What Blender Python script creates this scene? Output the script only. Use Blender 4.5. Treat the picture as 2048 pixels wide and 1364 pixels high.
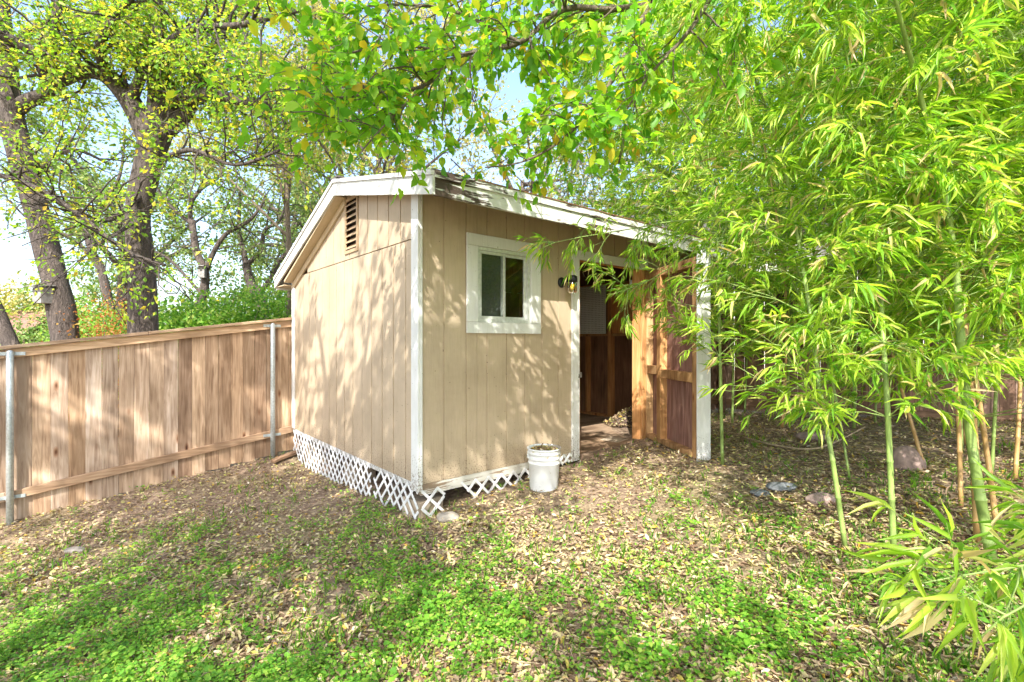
import bpy, bmesh, math, random
import numpy as np
from mathutils import Vector, Matrix, Euler, noise
R = math.radians
random.seed(7); rng = np.random.default_rng(7)
for o in list(bpy.data.objects): bpy.data.objects.remove(o)
sc = bpy.context.scene
C = sc.collection

# ------------------------------------------------------------------ camera
CAM_Z = 1.5; FPX = 984.0
cd = bpy.data.cameras.new("camera"); cam = bpy.data.objects.new("camera", cd); C.objects.link(cam)
cam.location = (0, 0, CAM_Z); cam.rotation_euler = (R(90), 0, 0)
cd.lens = FPX / 2048 * 36; cd.sensor_width = 36; cd.clip_start = 0.05; cd.clip_end = 800
sc.camera = cam
# ------------------------------------------------------------------ light
SUN_AZ = math.atan2(-0.15, -0.99); SUN_EL = R(44)          # direction towards the sun, x=sin, y=cos
S = Vector((math.sin(SUN_AZ) * math.cos(SUN_EL), math.cos(SUN_AZ) * math.cos(SUN_EL), math.sin(SUN_EL)))
w = bpy.data.worlds.new("World"); sc.world = w; w.use_nodes = True
nt = w.node_tree
sky = nt.nodes.new("ShaderNodeTexSky"); sky.sky_type = 'NISHITA'; sky.sun_disc = False
sky.sun_elevation = SUN_EL; sky.sun_rotation = SUN_AZ; sky.air_density = 1.0; sky.dust_density = 2.5; sky.ozone_density = 1.0
bg = nt.nodes["Background"]; nt.links.new(sky.outputs[0], bg.inputs[0]); bg.inputs[1].default_value = 0.15
sl = bpy.data.lights.new("sun", 'SUN'); sl.energy = 3.0; sl.angle = R(0.53); sl.color = (1.0, 0.95, 0.87)
so = bpy.data.objects.new("sun", sl); C.objects.link(so); so.rotation_euler = S.to_track_quat('Z', 'Y').to_euler(); so.location = (0, -5, 20)
sc.view_settings.view_transform = 'Standard'; sc.view_settings.look = 'None'
sc.view_settings.exposure = 1.8; sc.view_settings.gamma = 1.0; sc.view_settings.use_curve_mapping = False
sc.cycles.max_bounces = 8; sc.cycles.diffuse_bounces = 4; sc.cycles.transparent_max_bounces = 8
sc.cycles.transmission_bounces = 6

# ------------------------------------------------------------------ coordinates
CX, CY = -0.78, 4.13; ANG = math.atan2(0.642, 0.767)
dF = np.array([math.cos(ANG), math.sin(ANG)]); dL = np.array([-math.sin(ANG), math.cos(ANG)])
def P(px, py, d): return Vector(((px - 1024) / FPX * d, d, CAM_Z + (682 - py) / FPX * d))
def toFL(x, y): return (x - CX) * dF[0] + (y - CY) * dF[1], (x - CX) * dL[0] + (y - CY) * dL[1]
def fromFL(s, t): return CX + s * dF[0] + t * dL[0], CY + s * dF[1] + t * dL[1]
def gz(x, y):
    x = np.asarray(x, float); y = np.asarray(y, float)
    s, l = toFL(x, y)
    zf = np.where(s < 0, np.tanh(.12 * s), .12 * s / (1 + .12 * np.maximum(s, 0)))
    zl = -.5 * np.tanh(.09 * l)
    k = np.clip((l - 2.9) / .6, 0, 1); k = k * k * (3 - 2 * k)
    b = .012 * np.sin(x * 2.3 + 1) * np.sin(y * 1.9) + .008 * np.sin(x * 5.1 + y * 3.7)
    return zf * 1.0 + zl + .11 * k + b
def G(px, py):
    dx, dz = (px - 1024) / FPX, (682 - py) / FPX
    lo, hi = .5, 60
    for _ in range(60):
        m = (lo + hi) / 2
        if CAM_Z + dz * m > float(gz(dx * m, m)): lo = m
        else: hi = m
    return Vector((dx * lo, lo, float(gz(dx * lo, lo))))

# ------------------------------------------------------------------ materials
def new_mat(name):
    m = bpy.data.materials.new(name); m.use_nodes = True
    n = m.node_tree; b = n.nodes["Principled BSDF"]; return m, n, b
def ramp(n, stops, interp='LINEAR'):
    r = n.nodes.new("ShaderNodeValToRGB"); e = r.color_ramp.elements; r.color_ramp.interpolation = interp
    while len(e) < len(stops): e.new(0.5)
    for i, (p, c) in enumerate(stops):
        e[i].position = p; e[i].color = (*c, 1) if len(c) == 3 else c
    return r
def noise_n(n, scale, detail=4, vec=None, rough=.55, dist=0):
    t = n.nodes.new("ShaderNodeTexNoise"); t.inputs['Scale'].default_value = scale; t.inputs['Detail'].default_value = detail
    t.inputs['Roughness'].default_value = rough; t.inputs['Distortion'].default_value = dist
    if vec is not None: n.links.new(vec, t.inputs['Vector'])
    return t
def coords(n, scale=(1, 1, 1), obj_offset=False, rot=(0, 0, 0)):
    tc = n.nodes.new("ShaderNodeTexCoord"); mp = n.nodes.new("ShaderNodeMapping")
    mp.inputs['Scale'].default_value = scale; mp.inputs['Rotation'].default_value = rot
    n.links.new(tc.outputs['Object'], mp.inputs[0])
    if obj_offset:
        oi = n.nodes.new("ShaderNodeObjectInfo"); mu = n.nodes.new("ShaderNodeMath"); mu.operation = 'MULTIPLY'; mu.inputs[1].default_value = 57
        n.links.new(oi.outputs['Random'], mu.inputs[0]); n.links.new(mu.outputs[0], mp.inputs['Location'])
    return mp.outputs[0], tc
def mix(n, fac, a, b, mode='MIX'):
    m = n.nodes.new("ShaderNodeMix"); m.data_type = 'RGBA'; m.blend_type = mode
    for v, i in ((fac, 0), (a, 6), (b, 7)):
        if isinstance(v, bpy.types.NodeSocket): n.links.new(v, m.inputs[i])
        elif isinstance(v, (int, float)): m.inputs[i].default_value = v
        else: m.inputs[i].default_value = (*v, 1)
    return m.outputs[2]
def bump(n, b, h, strength=.3, dist=.01):
    u = n.nodes.new("ShaderNodeBump"); u.inputs['Strength'].default_value = strength; u.inputs['Distance'].default_value = dist
    n.links.new(h, u.inputs['Height']); n.links.new(u.outputs[0], b.inputs['Normal'])
def math_n(n, op, a, b=None, clamp=False):
    m = n.nodes.new("ShaderNodeMath"); m.operation = op; m.use_clamp = clamp
    for i, v in enumerate((a, b)):
        if v is None: continue
        if isinstance(v, bpy.types.NodeSocket): n.links.new(v, m.inputs[i])
        else: m.inputs[i].default_value = v
    return m.outputs[0]

def leaf_mat(name, stops, trans=.45, tgain=1.6, rough=.45):
    m, n, b = new_mat(name)
    at = n.nodes.new("ShaderNodeAttribute"); at.attribute_name = "r"
    oi = n.nodes.new("ShaderNodeObjectInfo")
    fr = math_n(n, 'FRACT', math_n(n, 'ADD', at.outputs['Fac'], oi.outputs['Random']))
    rp = ramp(n, stops); n.links.new(fr, rp.inputs[0])
    n.links.new(rp.outputs[0], b.inputs['Base Color']); b.inputs['Roughness'].default_value = rough
    b.inputs['Specular IOR Level'].default_value = .35
    tr = n.nodes.new("ShaderNodeBsdfTranslucent")
    g = mix(n, 1.0, rp.outputs[0], (tgain, tgain * 1.0, tgain * .5), 'MULTIPLY'); n.links.new(g, tr.inputs[0])
    ms = n.nodes.new("ShaderNodeMixShader"); ms.inputs[0].default_value = trans
    n.links.new(b.outputs[0], ms.inputs[1]); n.links.new(tr.outputs[0], ms.inputs[2])
    n.links.new(ms.outputs[0], n.nodes["Material Output"].inputs[0])
    return m
BAMBOO_LEAF = leaf_mat("bamboo_leaf", [(0, (.12, .29, .03)), (.3, (.24, .44, .04)), (.6, (.38, .55, .05)), (.84, (.44, .56, .10)), (.90, (.60, .60, .2)), (.95, (.62, .5, .3)), (1, (.45, .33, .18))], .5, 1.6, .34)
BROAD_LEAF = leaf_mat("broad_leaf", [(0, (.10, .29, .025)), (.45, (.20, .43, .03)), (.8, (.33, .52, .04)), (.93, (.52, .52, .04)), (1, (.60, .38, .04))], .55, 1.6)
ELM_LEAF = leaf_mat("elm_leaf", [(0, (.11, .24, .03)), (.4, (.20, .36, .04)), (.7, (.34, .46, .05)), (.92, (.52, .50, .06)), (1, (.55, .38, .06))], .55, 1.6)
OAK_LEAF = leaf_mat("oak_leaf", [(0, (.09, .18, .04)), (.5, (.17, .27, .07)), (.85, (.27, .35, .11)), (1, (.40, .42, .18))], .4, 1.4)
PALE_LEAF = leaf_mat("pale_yellow_leaf", [(0, (.24, .30, .08)), (.4, (.42, .42, .12)), (.8, (.55, .50, .22)), (1, (.55, .40, .2))], .5, 1.3)
SHRUB_LEAF = leaf_mat("shrub_leaf", [(0, (.08, .22, .03)), (.5, (.18, .38, .05)), (.8, (.34, .50, .09)), (1, (.45, .52, .16))], .5, 1.5)
RUST_LEAF = leaf_mat("rust_leaf", [(0, (.35, .10, .03)), (.5, (.45, .18, .05)), (1, (.40, .30, .07))], .4, 1.2)
WEED_LEAF = leaf_mat("weed_leaf", [(0, (.09, .24, .03)), (.4, (.15, .36, .035)), (.8, (.26, .46, .05)), (1, (.42, .50, .10))], .4, 1.4)
LITTER = leaf_mat("litter_leaf", [(0, (.13, .08, .045)), (.22, (.26, .17, .11)), (.42, (.42, .31, .20)), (.6, (.55, .45, .27)), (.76, (.56, .52, .22)), (.87, (.38, .40, .10)), (.92, (.62, .38, .06)), (1, (.70, .62, .5))], .15, 1.0, .6)

def bark(name, c0, c1, c2):
    m, n, b = new_mat(name)
    v, tc = coords(n, (1, 1, .28))
    a = noise_n(n, 17, 6, v, .7, .9); c = noise_n(n, 2.2, 3, v)
    r = ramp(n, [(.36, c0), (.52, c1), (.68, c2)]); n.links.new(a.outputs[0], r.inputs[0])
    col = mix(n, math_n(n, 'MULTIPLY', c.outputs[0], .55), r.outputs[0], c2)
    n.links.new(col, b.inputs['Base Color']); b.inputs['Roughness'].default_value = .9
    bump(n, b, a.outputs[0], 1.0, .09); return m
BARK = bark("bark", (.012, .009, .008), (.065, .05, .043), (.19, .155, .135))
TWIG = bark("twig_bark", (.09, .07, .05), (.18, .14, .10), (.3, .25, .18))
PALE_TWIG = bark("pale_twig_bark", (.25, .2, .17), (.45, .38, .33), (.6, .54, .48))

def wood(name, c0, c1, c2, along=2, rough=.75, grain=26, tint=.35, knots=True):
    m, n, b = new_mat(name)
    sca = [1, 1, 1]; sca[along] = .07
    v, tc = coords(n, tuple(sca), True)
    a = noise_n(n, grain, 5, v, .6, 1.2)
    r = ramp(n, [(.3, c0), (.5, c1), (.72, c2)]); n.links.new(a.outputs[0], r.inputs[0])
    s2 = [1, 1, 1]; s2[along] = .35
    v2, _ = coords(n, tuple(s2), True); big = noise_n(n, 3.5, 3, v2)
    oi = n.nodes.new("ShaderNodeObjectInfo")
    tr = ramp(n, [(0, (.55, .45, .38)), (.2, (1.0, .86, .72)), (.38, (.78, .74, .72)), (.55, (1.2, 1.08, .95)), (.7, (.8, .66, .52)), (.85, (1.1, 1.08, 1.1)), (1, (1.2, 1.0, .78))]); n.links.new(oi.outputs['Random'], tr.inputs[0])
    col = mix(n, 1.0, r.outputs[0], tr.outputs[0], 'MULTIPLY')
    st = ramp(n, [(.42, (1, 1, 1)), (.6, (1 - tint, 1 - tint * 1.1, 1 - tint * 1.2))]); n.links.new(big.outputs[0], st.inputs[0])
    col = mix(n, 1, col, st.outputs[0], 'MULTIPLY')
    if knots:
        s3 = [6, 6, 6]; s3[along] = 2.2
        v3, _ = coords(n, tuple(s3), True)
        vo = n.nodes.new("ShaderNodeTexVoronoi"); vo.inputs['Scale'].default_value = 1.0; n.links.new(v3, vo.inputs[0])
        kr = ramp(n, [(.04, (.22, .10, .04)), (.10, (.75, .6, .5)), (.16, (1, 1, 1))]); n.links.new(vo.outputs['Distance'], kr.inputs[0])
        col = mix(n, 1, col, kr.outputs[0], 'MULTIPLY')
    n.links.new(col, b.inputs['Base Color']); b.inputs['Roughness'].default_value = rough
    bump(n, b, a.outputs[0], .25, .004); return m
CEDAR = wood("cedar_board", (.29, .20, .135), (.51, .40, .30), (.67, .57, .47), tint=.4)
CEDAR_RAIL = wood("cedar_rail", (.31, .225, .155), (.48, .37, .27), (.62, .52, .41), along=0, knots=False)
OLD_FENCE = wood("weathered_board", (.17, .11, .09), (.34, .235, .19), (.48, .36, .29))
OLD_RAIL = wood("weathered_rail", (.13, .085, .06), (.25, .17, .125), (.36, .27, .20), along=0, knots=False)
STUD = wood("stud_pine", (.42, .19, .07), (.62, .34, .14), (.72, .48, .25), tint=.25)
NEWSTUD = wood("door_pine", (.32, .18, .08), (.54, .35, .17), (.68, .49, .28), tint=.4)
OSB = wood("plywood_sheet", (.45, .19, .06), (.62, .3, .1), (.7, .42, .18), tint=.3)
HARDB = wood("dark_hardboard", (.20, .11, .075), (.32, .19, .13), (.42, .28, .2), tint=.4, knots=False)
FLOORW = wood("floor_plywood", (.22, .16, .11), (.36, .28, .2), (.45, .37, .28), along=0, tint=.4, knots=False)
GREYPLANK = wood("old_plank", (.16, .11, .08), (.30, .22, .16), (.42, .33, .25), along=0)

def paint(name, base, dirt=(.2, .15, .1), amount=.25, grain=2, specks=True, peel=0, wood_c=(.075, .05, .04)):
    m, n, b = new_mat(name)
    sca = [1, 1, 1]; sca[grain] = .06
    v, tc = coords(n, tuple(sca)); g = noise_n(n, 55, 4, v, .6, .8)
    vi, _ = coords(n); big = noise_n(n, 2.2, 5, vi, .6)
    br = ramp(n, [(.38, (1, 1, 1)), (.72, (1 - amount, 1 - amount * 1.05, 1 - amount * 1.15))]); n.links.new(big.outputs[0], br.inputs[0])
    col = mix(n, 1, base, br.outputs[0], 'MULTIPLY')
    gr = ramp(n, [(.3, (.88, .88, .87)), (.6, (1, 1, 1))]); n.links.new(g.outputs[0], gr.inputs[0])
    col = mix(n, .8, col, gr.outputs[0], 'MULTIPLY')
    sep = n.nodes.new("ShaderNodeSeparateXYZ"); n.links.new(tc.outputs['Object'], sep.inputs[0])
    if specks:
        sp = noise_n(n, 75, 2, vi, .5)
        # soil splashed on the lowest 35 cm, fading upward
        low = math_n(n, 'MULTIPLY', math_n(n, 'SUBTRACT', .72, sep.outputs[2], True), .40)
        f = math_n(n, 'GREATER_THAN', math_n(n, 'ADD', sp.outputs[0], low), .735)
        col = mix(n, math_n(n, 'MULTIPLY', f, .75), col, dirt)
        lowd = math_n(n, 'MULTIPLY', math_n(n, 'SUBTRACT', .46, sep.outputs[2], True), 1.6, True)
        col = mix(n, math_n(n, 'MULTIPLY', lowd, big.outputs[0], True), col, dirt)
        nail = noise_n(n, 48, 0, vi); f2 = math_n(n, 'GREATER_THAN', nail.outputs[0], .835)
        col = mix(n, math_n(n, 'MULTIPLY', f2, .7), col, (.08, .06, .04))
    if peel:
        sp2 = [1, 1, 1]; sp2[grain] = .09
        vp, _ = coords(n, tuple(sp2)); pn = noise_n(n, 34, 6, vp, .7, .5)
        pb = noise_n(n, 1.7, 3, vi)
        k = math_n(n, 'ADD', math_n(n, 'MULTIPLY', pn.outputs[0], .62), math_n(n, 'MULTIPLY', pb.outputs[0], .55))
        if peel == 2:       # rot spreading from the mitred end of the board
            e = math_n(n, 'MULTIPLY', math_n(n, 'SUBTRACT', .95, sep.outputs[0], True), .42)
            e2 = math_n(n, 'MULTIPLY', math_n(n, 'SUBTRACT', .6, math_n(n, 'ABSOLUTE', math_n(n, 'SUBTRACT', sep.outputs[0], 1.75)), True), .5)
            k = math_n(n, 'ADD', math_n(n, 'ADD', pn.outputs[0], math_n(n, 'MULTIPLY', pb.outputs[0], .3)), math_n(n, 'MULTIPLY', math_n(n, 'ADD', e, e2), .42))
            th = .755
        else: th = .735
        f = math_n(n, 'MULTIPLY', math_n(n, 'SUBTRACT', k, th, True), 30, True)
        col = mix(n, f, col, wood_c)
    n.links.new(col, b.inputs['Base Color']); b.inputs['Roughness'].default_value = .62
    bump(n, b, g.outputs[0], .4, .004); return m
TAN = paint("tan_siding_paint", (.51, .405, .285), amount=.22)
WHITE = paint("white_trim_paint", (.74, .75, .74), amount=.12, peel=1)
WHITE_H = paint("white_trim_paint_level", (.74, .75, .74), amount=.12, grain=0, peel=1)
RAKE = paint("white_rake_paint", (.72, .73, .71), amount=.18, grain=1, specks=False, peel=1)
FASCIA = paint("peeling_fascia_paint", (.72, .73, .70), amount=.2, grain=0, specks=False, peel=2)
SOFFIT = paint("soffit_paint", (.55, .44, .29), amount=.15, grain=1, specks=False)
SKIRT = paint("flaking_skirt_paint", (.68, .66, .6), amount=.25, grain=0, specks=False, peel=2, wood_c=(.25, .18, .12))
LATTICE = paint("white_lattice_plastic", (.76, .77, .78), amount=.15, specks=False)
DOORIN = wood("door_inner_face", (.17, .08, .065), (.33, .18, .15), (.50, .33, .28), tint=.25, knots=False)

def simple(name, col, rough=.5, metal=0, nscale=12, var=.25, bumpd=0, spec=.5):
    m, n, b = new_mat(name); v, tc = coords(n); a = noise_n(n, nscale, 5, v, .6)
    lo = tuple(c * (1 - var) for c in col); hi = tuple(min(1, c * (1 + var * .6)) for c in col)
    r = ramp(n, [(.35, lo), (.65, hi)]); n.links.new(a.outputs[0], r.inputs[0]); n.links.new(r.outputs[0], b.inputs['Base Color'])
    b.inputs['Roughness'].default_value = rough; b.inputs['Metallic'].default_value = metal
    b.inputs['Specular IOR Level'].default_value = spec
    if bumpd: bump(n, b, a.outputs[0], .6, bumpd)
    return m
GALV = simple("galvanised_steel", (.50, .56, .58), .42, .55, 40, .2)
SHINGLE = simple("asphalt_shingle", (.10, .09, .085), .9, 0, 60, .5, .004)
RUST = simple("rusty_drip_edge", (.26, .13, .07), .7, .2, 18, .5)
VENTP = simple("vent_louvre_paint", (.42, .30, .18), .6, 0, 20, .15)
DARKV = simple("vent_mesh_dark", (.03, .025, .02), .8)
ALU = simple("window_aluminium", (.62, .65, .62), .4, .2, 30, .15)
BLACKM = simple("black_lamp_metal", (.012, .013, .016), .4, .3)
STONE = simple("limestone", (.38, .33, .27), .85, 0, 9, .35, .02)
PINKSTONE = simple("pink_stone", (.30, .215, .185), .9, 0, 9, .35, .02)
GREYSTONE = simple("blue_grey_stone", (.17, .18, .19), .85, 0, 9, .35, .02)
PIER = simple("concrete_pier", (.42, .34, .25), .9, 0, 25, .3, .01)
PEG = simple("pegboard_white", (.82, .83, .82), .6, 0, 4, .08)
HOLE = simple("hole_dark", (.03, .03, .03), .9)
SOIL = simple("soil", (.09, .065, .045), .95, 0, 30, .5, .02)
CULM_G = simple("green_culm", (.25, .36, .09), .5, 0, 5, .4)
CULM_T = simple("tan_culm", (.50, .31, .12), .45, 0, 5, .3)
NODEM = simple("culm_node", (.42, .44, .24), .6, 0, 30, .3)
STICK = simple("dry_stick", (.42, .32, .21), .8, 0, 30, .3)
HOUSEW = simple("white_house_siding", (.78, .76, .74), .6, 0, 3, .08)
ROOFRED = simple("red_brown_roofing", (.26, .14, .11), .9, 0, 10, .35)
GREYWOOD = simple("grey_birdhouse_wood", (.26, .25, .24), .85, 0, 14, .4)
BULB = simple("yellow_bulb", (.75, .62, .05), .4, 0, 5, .1)
SCREEN = simple("insect_screen", (.07, .07, .07), .6, 0, 60, .3)
LATCH = simple("latch_steel", (.35, .33, .30), .45, .8)
RUBBLE = simple("shed_debris", (.09, .06, .05), .95, 0, 20, .6, .03)
def bucket_mat():
    m, n, b = new_mat("bucket_plastic"); v, tc = coords(n); a = noise_n(n, 14, 5, v, .7); c = noise_n(n, 60, 3, v)
    sep = n.nodes.new("ShaderNodeSeparateXYZ"); n.links.new(tc.outputs['Object'], sep.inputs[0])
    side = math_n(n, 'MULTIPLY', math_n(n, 'SUBTRACT', sep.outputs[0], .06, True), 3.4)
    f = math_n(n, 'MULTIPLY', math_n(n, 'SUBTRACT', math_n(n, 'ADD', a.outputs[0], side), .63, True), 8, True)
    col = mix(n, math_n(n, 'MULTIPLY', f, .75), (.72, .75, .77), (.16, .12, .08))
    f2 = math_n(n, 'GREATER_THAN', c.outputs[0], .70); col = mix(n, math_n(n, 'MULTIPLY', f2, .5), col, (.3, .25, .18))
    n.links.new(col, b.inputs['Base Color']); b.inputs['Roughness'].default_value = .42; return m
BUCKET = bucket_mat()
def glass(name, tint=(.9, .95, .93)):
    m, n, b = new_mat(name); v, tc = coords(n); a = noise_n(n, 3, 3, v)
    b.inputs['Base Color'].default_value = (*tint, 1); b.inputs['Transmission Weight'].default_value = 1
    b.inputs['IOR'].default_value = 1.45; r = ramp(n, [(.4, (.01,) * 3), (.8, (.06,) * 3)]); n.links.new(a.outputs[0], r.inputs[0]); n.links.new(r.outputs[0], b.inputs['Roughness'])
    return m
GLASS = glass("window_glass"); JAR = glass("jar_glass", (.85, .75, .55))
def ground_mat():
    m, n, b = new_mat("leafy_soil"); v, tc = coords(n)
    a = noise_n(n, 18, 6, v, .7); c = noise_n(n, .9, 4, v); d = noise_n(n, 90, 3, v)
    r = ramp(n, [(.3, (.10, .065, .042)), (.48, (.22, .15, .10)), (.6, (.36, .27, .18)), (.75, (.5, .42, .3))]); n.links.new(a.outputs[0], r.inputs[0])
    g = ramp(n, [(.5, (.20, .17, .07)), (.65, (.38, .32, .18))]); n.links.new(d.outputs[0], g.inputs[0])
    f = ramp(n, [(.48, (0,) * 3), (.6, (1,) * 3)]); n.links.new(c.outputs[0], f.inputs[0])
    n.links.new(mix(n, math_n(n, 'MULTIPLY', f.outputs[0], .5), r.outputs[0], g.outputs[0]), b.inputs['Base Color'])
    b.inputs['Roughness'].default_value = .95; bump(n, b, a.outputs[0], .8, .03); return m
GROUND = ground_mat()

# ------------------------------------------------------------------ object helpers
def tag(o, label=None, cat=None, group=None, kind=None):
    if label: o['label'] = label
    if cat: o['category'] = cat
    if group: o['group'] = group
    if kind: o['kind'] = kind
    return o
def empty(name, loc=(0, 0, 0), rz=0, **k):
    o = bpy.data.objects.new(name, None); C.objects.link(o); o.location = loc; o.rotation_euler = (0, 0, rz)
    o.empty_display_size = .1; return tag(o, **k)
class MB:
    def __init__(s): s.v = []; s.f = []
    def add(s, vs, fs):
        b = len(s.v); s.v += [tuple(v) for v in vs]; s.f += [tuple(b + i for i in f) for f in fs]; return s
    def box(s, x0, x1, y0, y1, z0, z1):
        return s.add([(x0, y0, z0), (x1, y0, z0), (x1, y1, z0), (x0, y1, z0), (x0, y0, z1), (x1, y0, z1), (x1, y1, z1), (x0, y1, z1)],
                     [(0, 3, 2, 1), (4, 5, 6, 7), (0, 1, 5, 4), (1, 2, 6, 5), (2, 3, 7, 6), (3, 0, 4, 7)])
    def bar(s, a, b, w_, h_, up=(0, 0, 1)):
        a = Vector(a); b = Vector(b); d = (b - a).normalized(); u = Vector(up); sd = d.cross(u).normalized(); u = sd.cross(d)
        vs = [p + sd * sx * w_ / 2 + u * sz * h_ / 2 for p in (a, b) for sx, sz in ((-1, -1), (1, -1), (1, 1), (-1, 1))]
        return s.add(vs, [(3, 2, 1, 0), (4, 5, 6, 7), (0, 1, 5, 4), (1, 2, 6, 5), (2, 3, 7, 6), (3, 0, 4, 7)])
    def prism(s, poly, axis, a, b):
        """poly: 2D points; axis 0: poly=(y,z); 1: poly=(x,z); 2: poly=(x,y)"""
        def m(p, t): return {0: (t, p[0], p[1]), 1: (p[0], t, p[1]), 2: (p[0], p[1], t)}[axis]
        n_ = len(poly); vs = [m(p, a) for p in poly] + [m(p, b) for p in poly]
        return s.add(vs, [tuple(range(n_))[::-1], tuple(range(n_, 2 * n_))] + [(i, (i + 1) % n_, n_ + (i + 1) % n_, n_ + i) for i in range(n_)])
    def lathe(s, prof, seg=24, c=(0, 0, 0)):
        vs = [(c[0] + r * math.cos(2 * math.pi * k / seg), c[1] + r * math.sin(2 * math.pi * k / seg), c[2] + z) for r, z in prof for k in range(seg)]
        fs = [(i * seg + k, i * seg + (k + 1) % seg, (i + 1) * seg + (k + 1) % seg, (i + 1) * seg + k) for i in range(len(prof) - 1) for k in range(seg)]
        return s.add(vs, fs)
    def tube(s, pts, rad, seg=6, cap=True):
        pts = [Vector(p) for p in pts]; n_ = len(pts); vs = []; ref = Vector((.31, .17, 1)).normalized()
        t0 = (pts[1] - pts[0]).normalized()
        if abs(t0.dot(ref)) > .93: ref = Vector((1, .2, .1)).normalized()
        u = t0.cross(ref).normalized()
        for i, p in enumerate(pts):
            t = (pts[min(i + 1, n_ - 1)] - pts[max(i - 1, 0)]).normalized()
            u = (u - t * u.dot(t)).normalized(); v_ = t.cross(u)
            r = rad[i] if hasattr(rad, '__len__') else rad
            for k in range(seg):
                a = 2 * math.pi * k / seg; vs.append(p + (u * math.cos(a) + v_ * math.sin(a)) * r)
        fs = [(i * seg + k, i * seg + (k + 1) % seg, (i + 1) * seg + (k + 1) % seg, (i + 1) * seg + k) for i in range(n_ - 1) for k in range(seg)]
        if cap: fs += [tuple(range(seg))[::-1], tuple((n_ - 1) * seg + k for k in range(seg))]
        return s.add(vs, fs)
    def mesh(s, name, mat, smooth=False, bevel=0):
        me = bpy.data.meshes.new(name); me.from_pydata(s.v, [], s.f); me.materials.append(mat)
        if bevel:
            bm = bmesh.new(); bm.from_mesh(me); bmesh.ops.bevel(bm, geom=bm.edges[:], offset=bevel, segments=1, affect='EDGES'); bm.to_mesh(me); bm.free()
        if smooth: me.polygons.foreach_set("use_smooth", [True] * len(me.polygons))
        me.update(); return me
    def build(s, name, mat, parent=None, smooth=False, bevel=0, **k):
        o = bpy.data.objects.new(name, s.mesh(name, mat, smooth, bevel)); C.objects.link(o); o.parent = parent
        return tag(o, **k)
def inst(name, me, parent, loc=(0, 0, 0), rot=(0, 0, 0), scale=(1, 1, 1)):
    o = bpy.data.objects.new(name, me); C.objects.link(o); o.parent = parent; o.location = loc; o.rotation_euler = rot; o.scale = scale; return o
def subdiv_noise(o, levels, amp, scale, seed=0):
    bm = bmesh.new(); bm.from_mesh(o.data); bmesh.ops.subdivide_edges(bm, edges=bm.edges[:], cuts=levels, use_grid_fill=True)
    for v in bm.verts: v.co += noise.noise_vector(v.co * scale + Vector((seed, seed, 0))) * amp
    bm.to_mesh(o.data); bm.free()

# ---- leaves in numpy
def tmpl(kind):
    if kind == 'diamond': return np.array([(0, 0, 0), (.42, .5, .10), (1, 0, -.06), (.42, -.5, .10)], float), [(0, 2, 1), (0, 3, 2)]
    if kind == 'lance2': return np.array([(0, 0, 0), (.33, .5, .06), (1, 0, -.16), (.33, -.5, .06)], float), [(0, 2, 1), (0, 3, 2)]
    if kind == 'curl2': return np.array([(0, 0, 0), (.5, .5, .2), (1, 0, .08), (.5, -.5, .14)], float), [(0, 2, 1), (0, 3, 2)]
    if kind == 'ovate':
        return np.array([(0, 0, 0), (.22, .38, .07), (.58, .46, .07), (1, 0, -.14), (.58, -.46, .07), (.22, -.38, .07), (.4, 0, 0.02)], float), [(0, 6, 1), (1, 6, 2), (2, 6, 3), (3, 6, 4), (4, 6, 5), (5, 6, 0)]
    if kind == 'lance':
        return np.array([(0, 0, 0), (.18, .48, .10), (.55, .44, .02), (1, 0, -.22), (.55, -.44, .02), (.18, -.48, .10), (.18, 0, .03), (.55, 0, -.05)], float), [(0, 6, 1), (1, 6, 7, 2), (2, 7, 3), (3, 7, 4), (4, 7, 6, 5), (5, 6, 0)]
    if kind == 'curl':
        return np.array([(0, 0, .0), (.3, .42, .22), (.72, .36, .16), (1, 0, .10), (.72, -.36, .2), (.3, -.42, .12), (.5, 0, 0)], float), [(0, 6, 1), (1, 6, 2), (2, 6, 3), (3, 6, 4), (4, 6, 5), (5, 6, 0)]
def leaf_cloud(name, tk, pos, axis, nrm, ln, wd, mat, parent=None, zflat=1.0, **k):
    T, F = tmpl(tk); pos = np.asarray(pos, float); N = len(pos)
    a = np.asarray(axis, float); a /= np.linalg.norm(a, axis=1, keepdims=True) + 1e-9
    nn = np.asarray(nrm, float); nn = nn - a * (nn * a).sum(1, keepdims=True); nn /= np.linalg.norm(nn, axis=1, keepdims=True) + 1e-9
    sd = np.cross(nn, a); ln = np.broadcast_to(ln, N); wd = np.broadcast_to(wd, N)
    V = pos[:, None, :] + a[:, None, :] * (T[None, :, 0:1] * ln[:, None, None]) + sd[:, None, :] * (T[None, :, 1:2] * wd[:, None, None]) + nn[:, None, :] * (T[None, :, 2:3] * ln[:, None, None] * zflat)
    kv = len(T); me = bpy.data.meshes.new(name); me.vertices.add(N * kv); me.vertices.foreach_set("co", V.reshape(-1))
    sizes = np.array([len(f) for f in F]); idx = np.concatenate([np.array(f) for f in F])
    loops = (idx[None, :] + (np.arange(N) * kv)[:, None]).reshape(-1)
    tot = np.tile(sizes, N); starts = np.concatenate([[0], np.cumsum(tot)[:-1]])
    me.loops.add(len(loops)); me.loops.foreach_set("vertex_index", loops.astype(np.int32))
    me.polygons.add(len(tot)); me.polygons.foreach_set("loop_start", starts.astype(np.int32))
    me.polygons.foreach_set("use_smooth", np.ones(len(tot), bool))
    at = me.attributes.new("r", 'FLOAT', 'FACE'); at.data.foreach_set("value", np.repeat(rng.random(N), len(F)).astype(np.float32))
    me.materials.append(mat); me.update(calc_edges=True); me.validate()
    o = bpy.data.objects.new(name, me); C.objects.link(o); o.parent = parent; tag(o, **k); return o
_lm = {}
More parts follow.
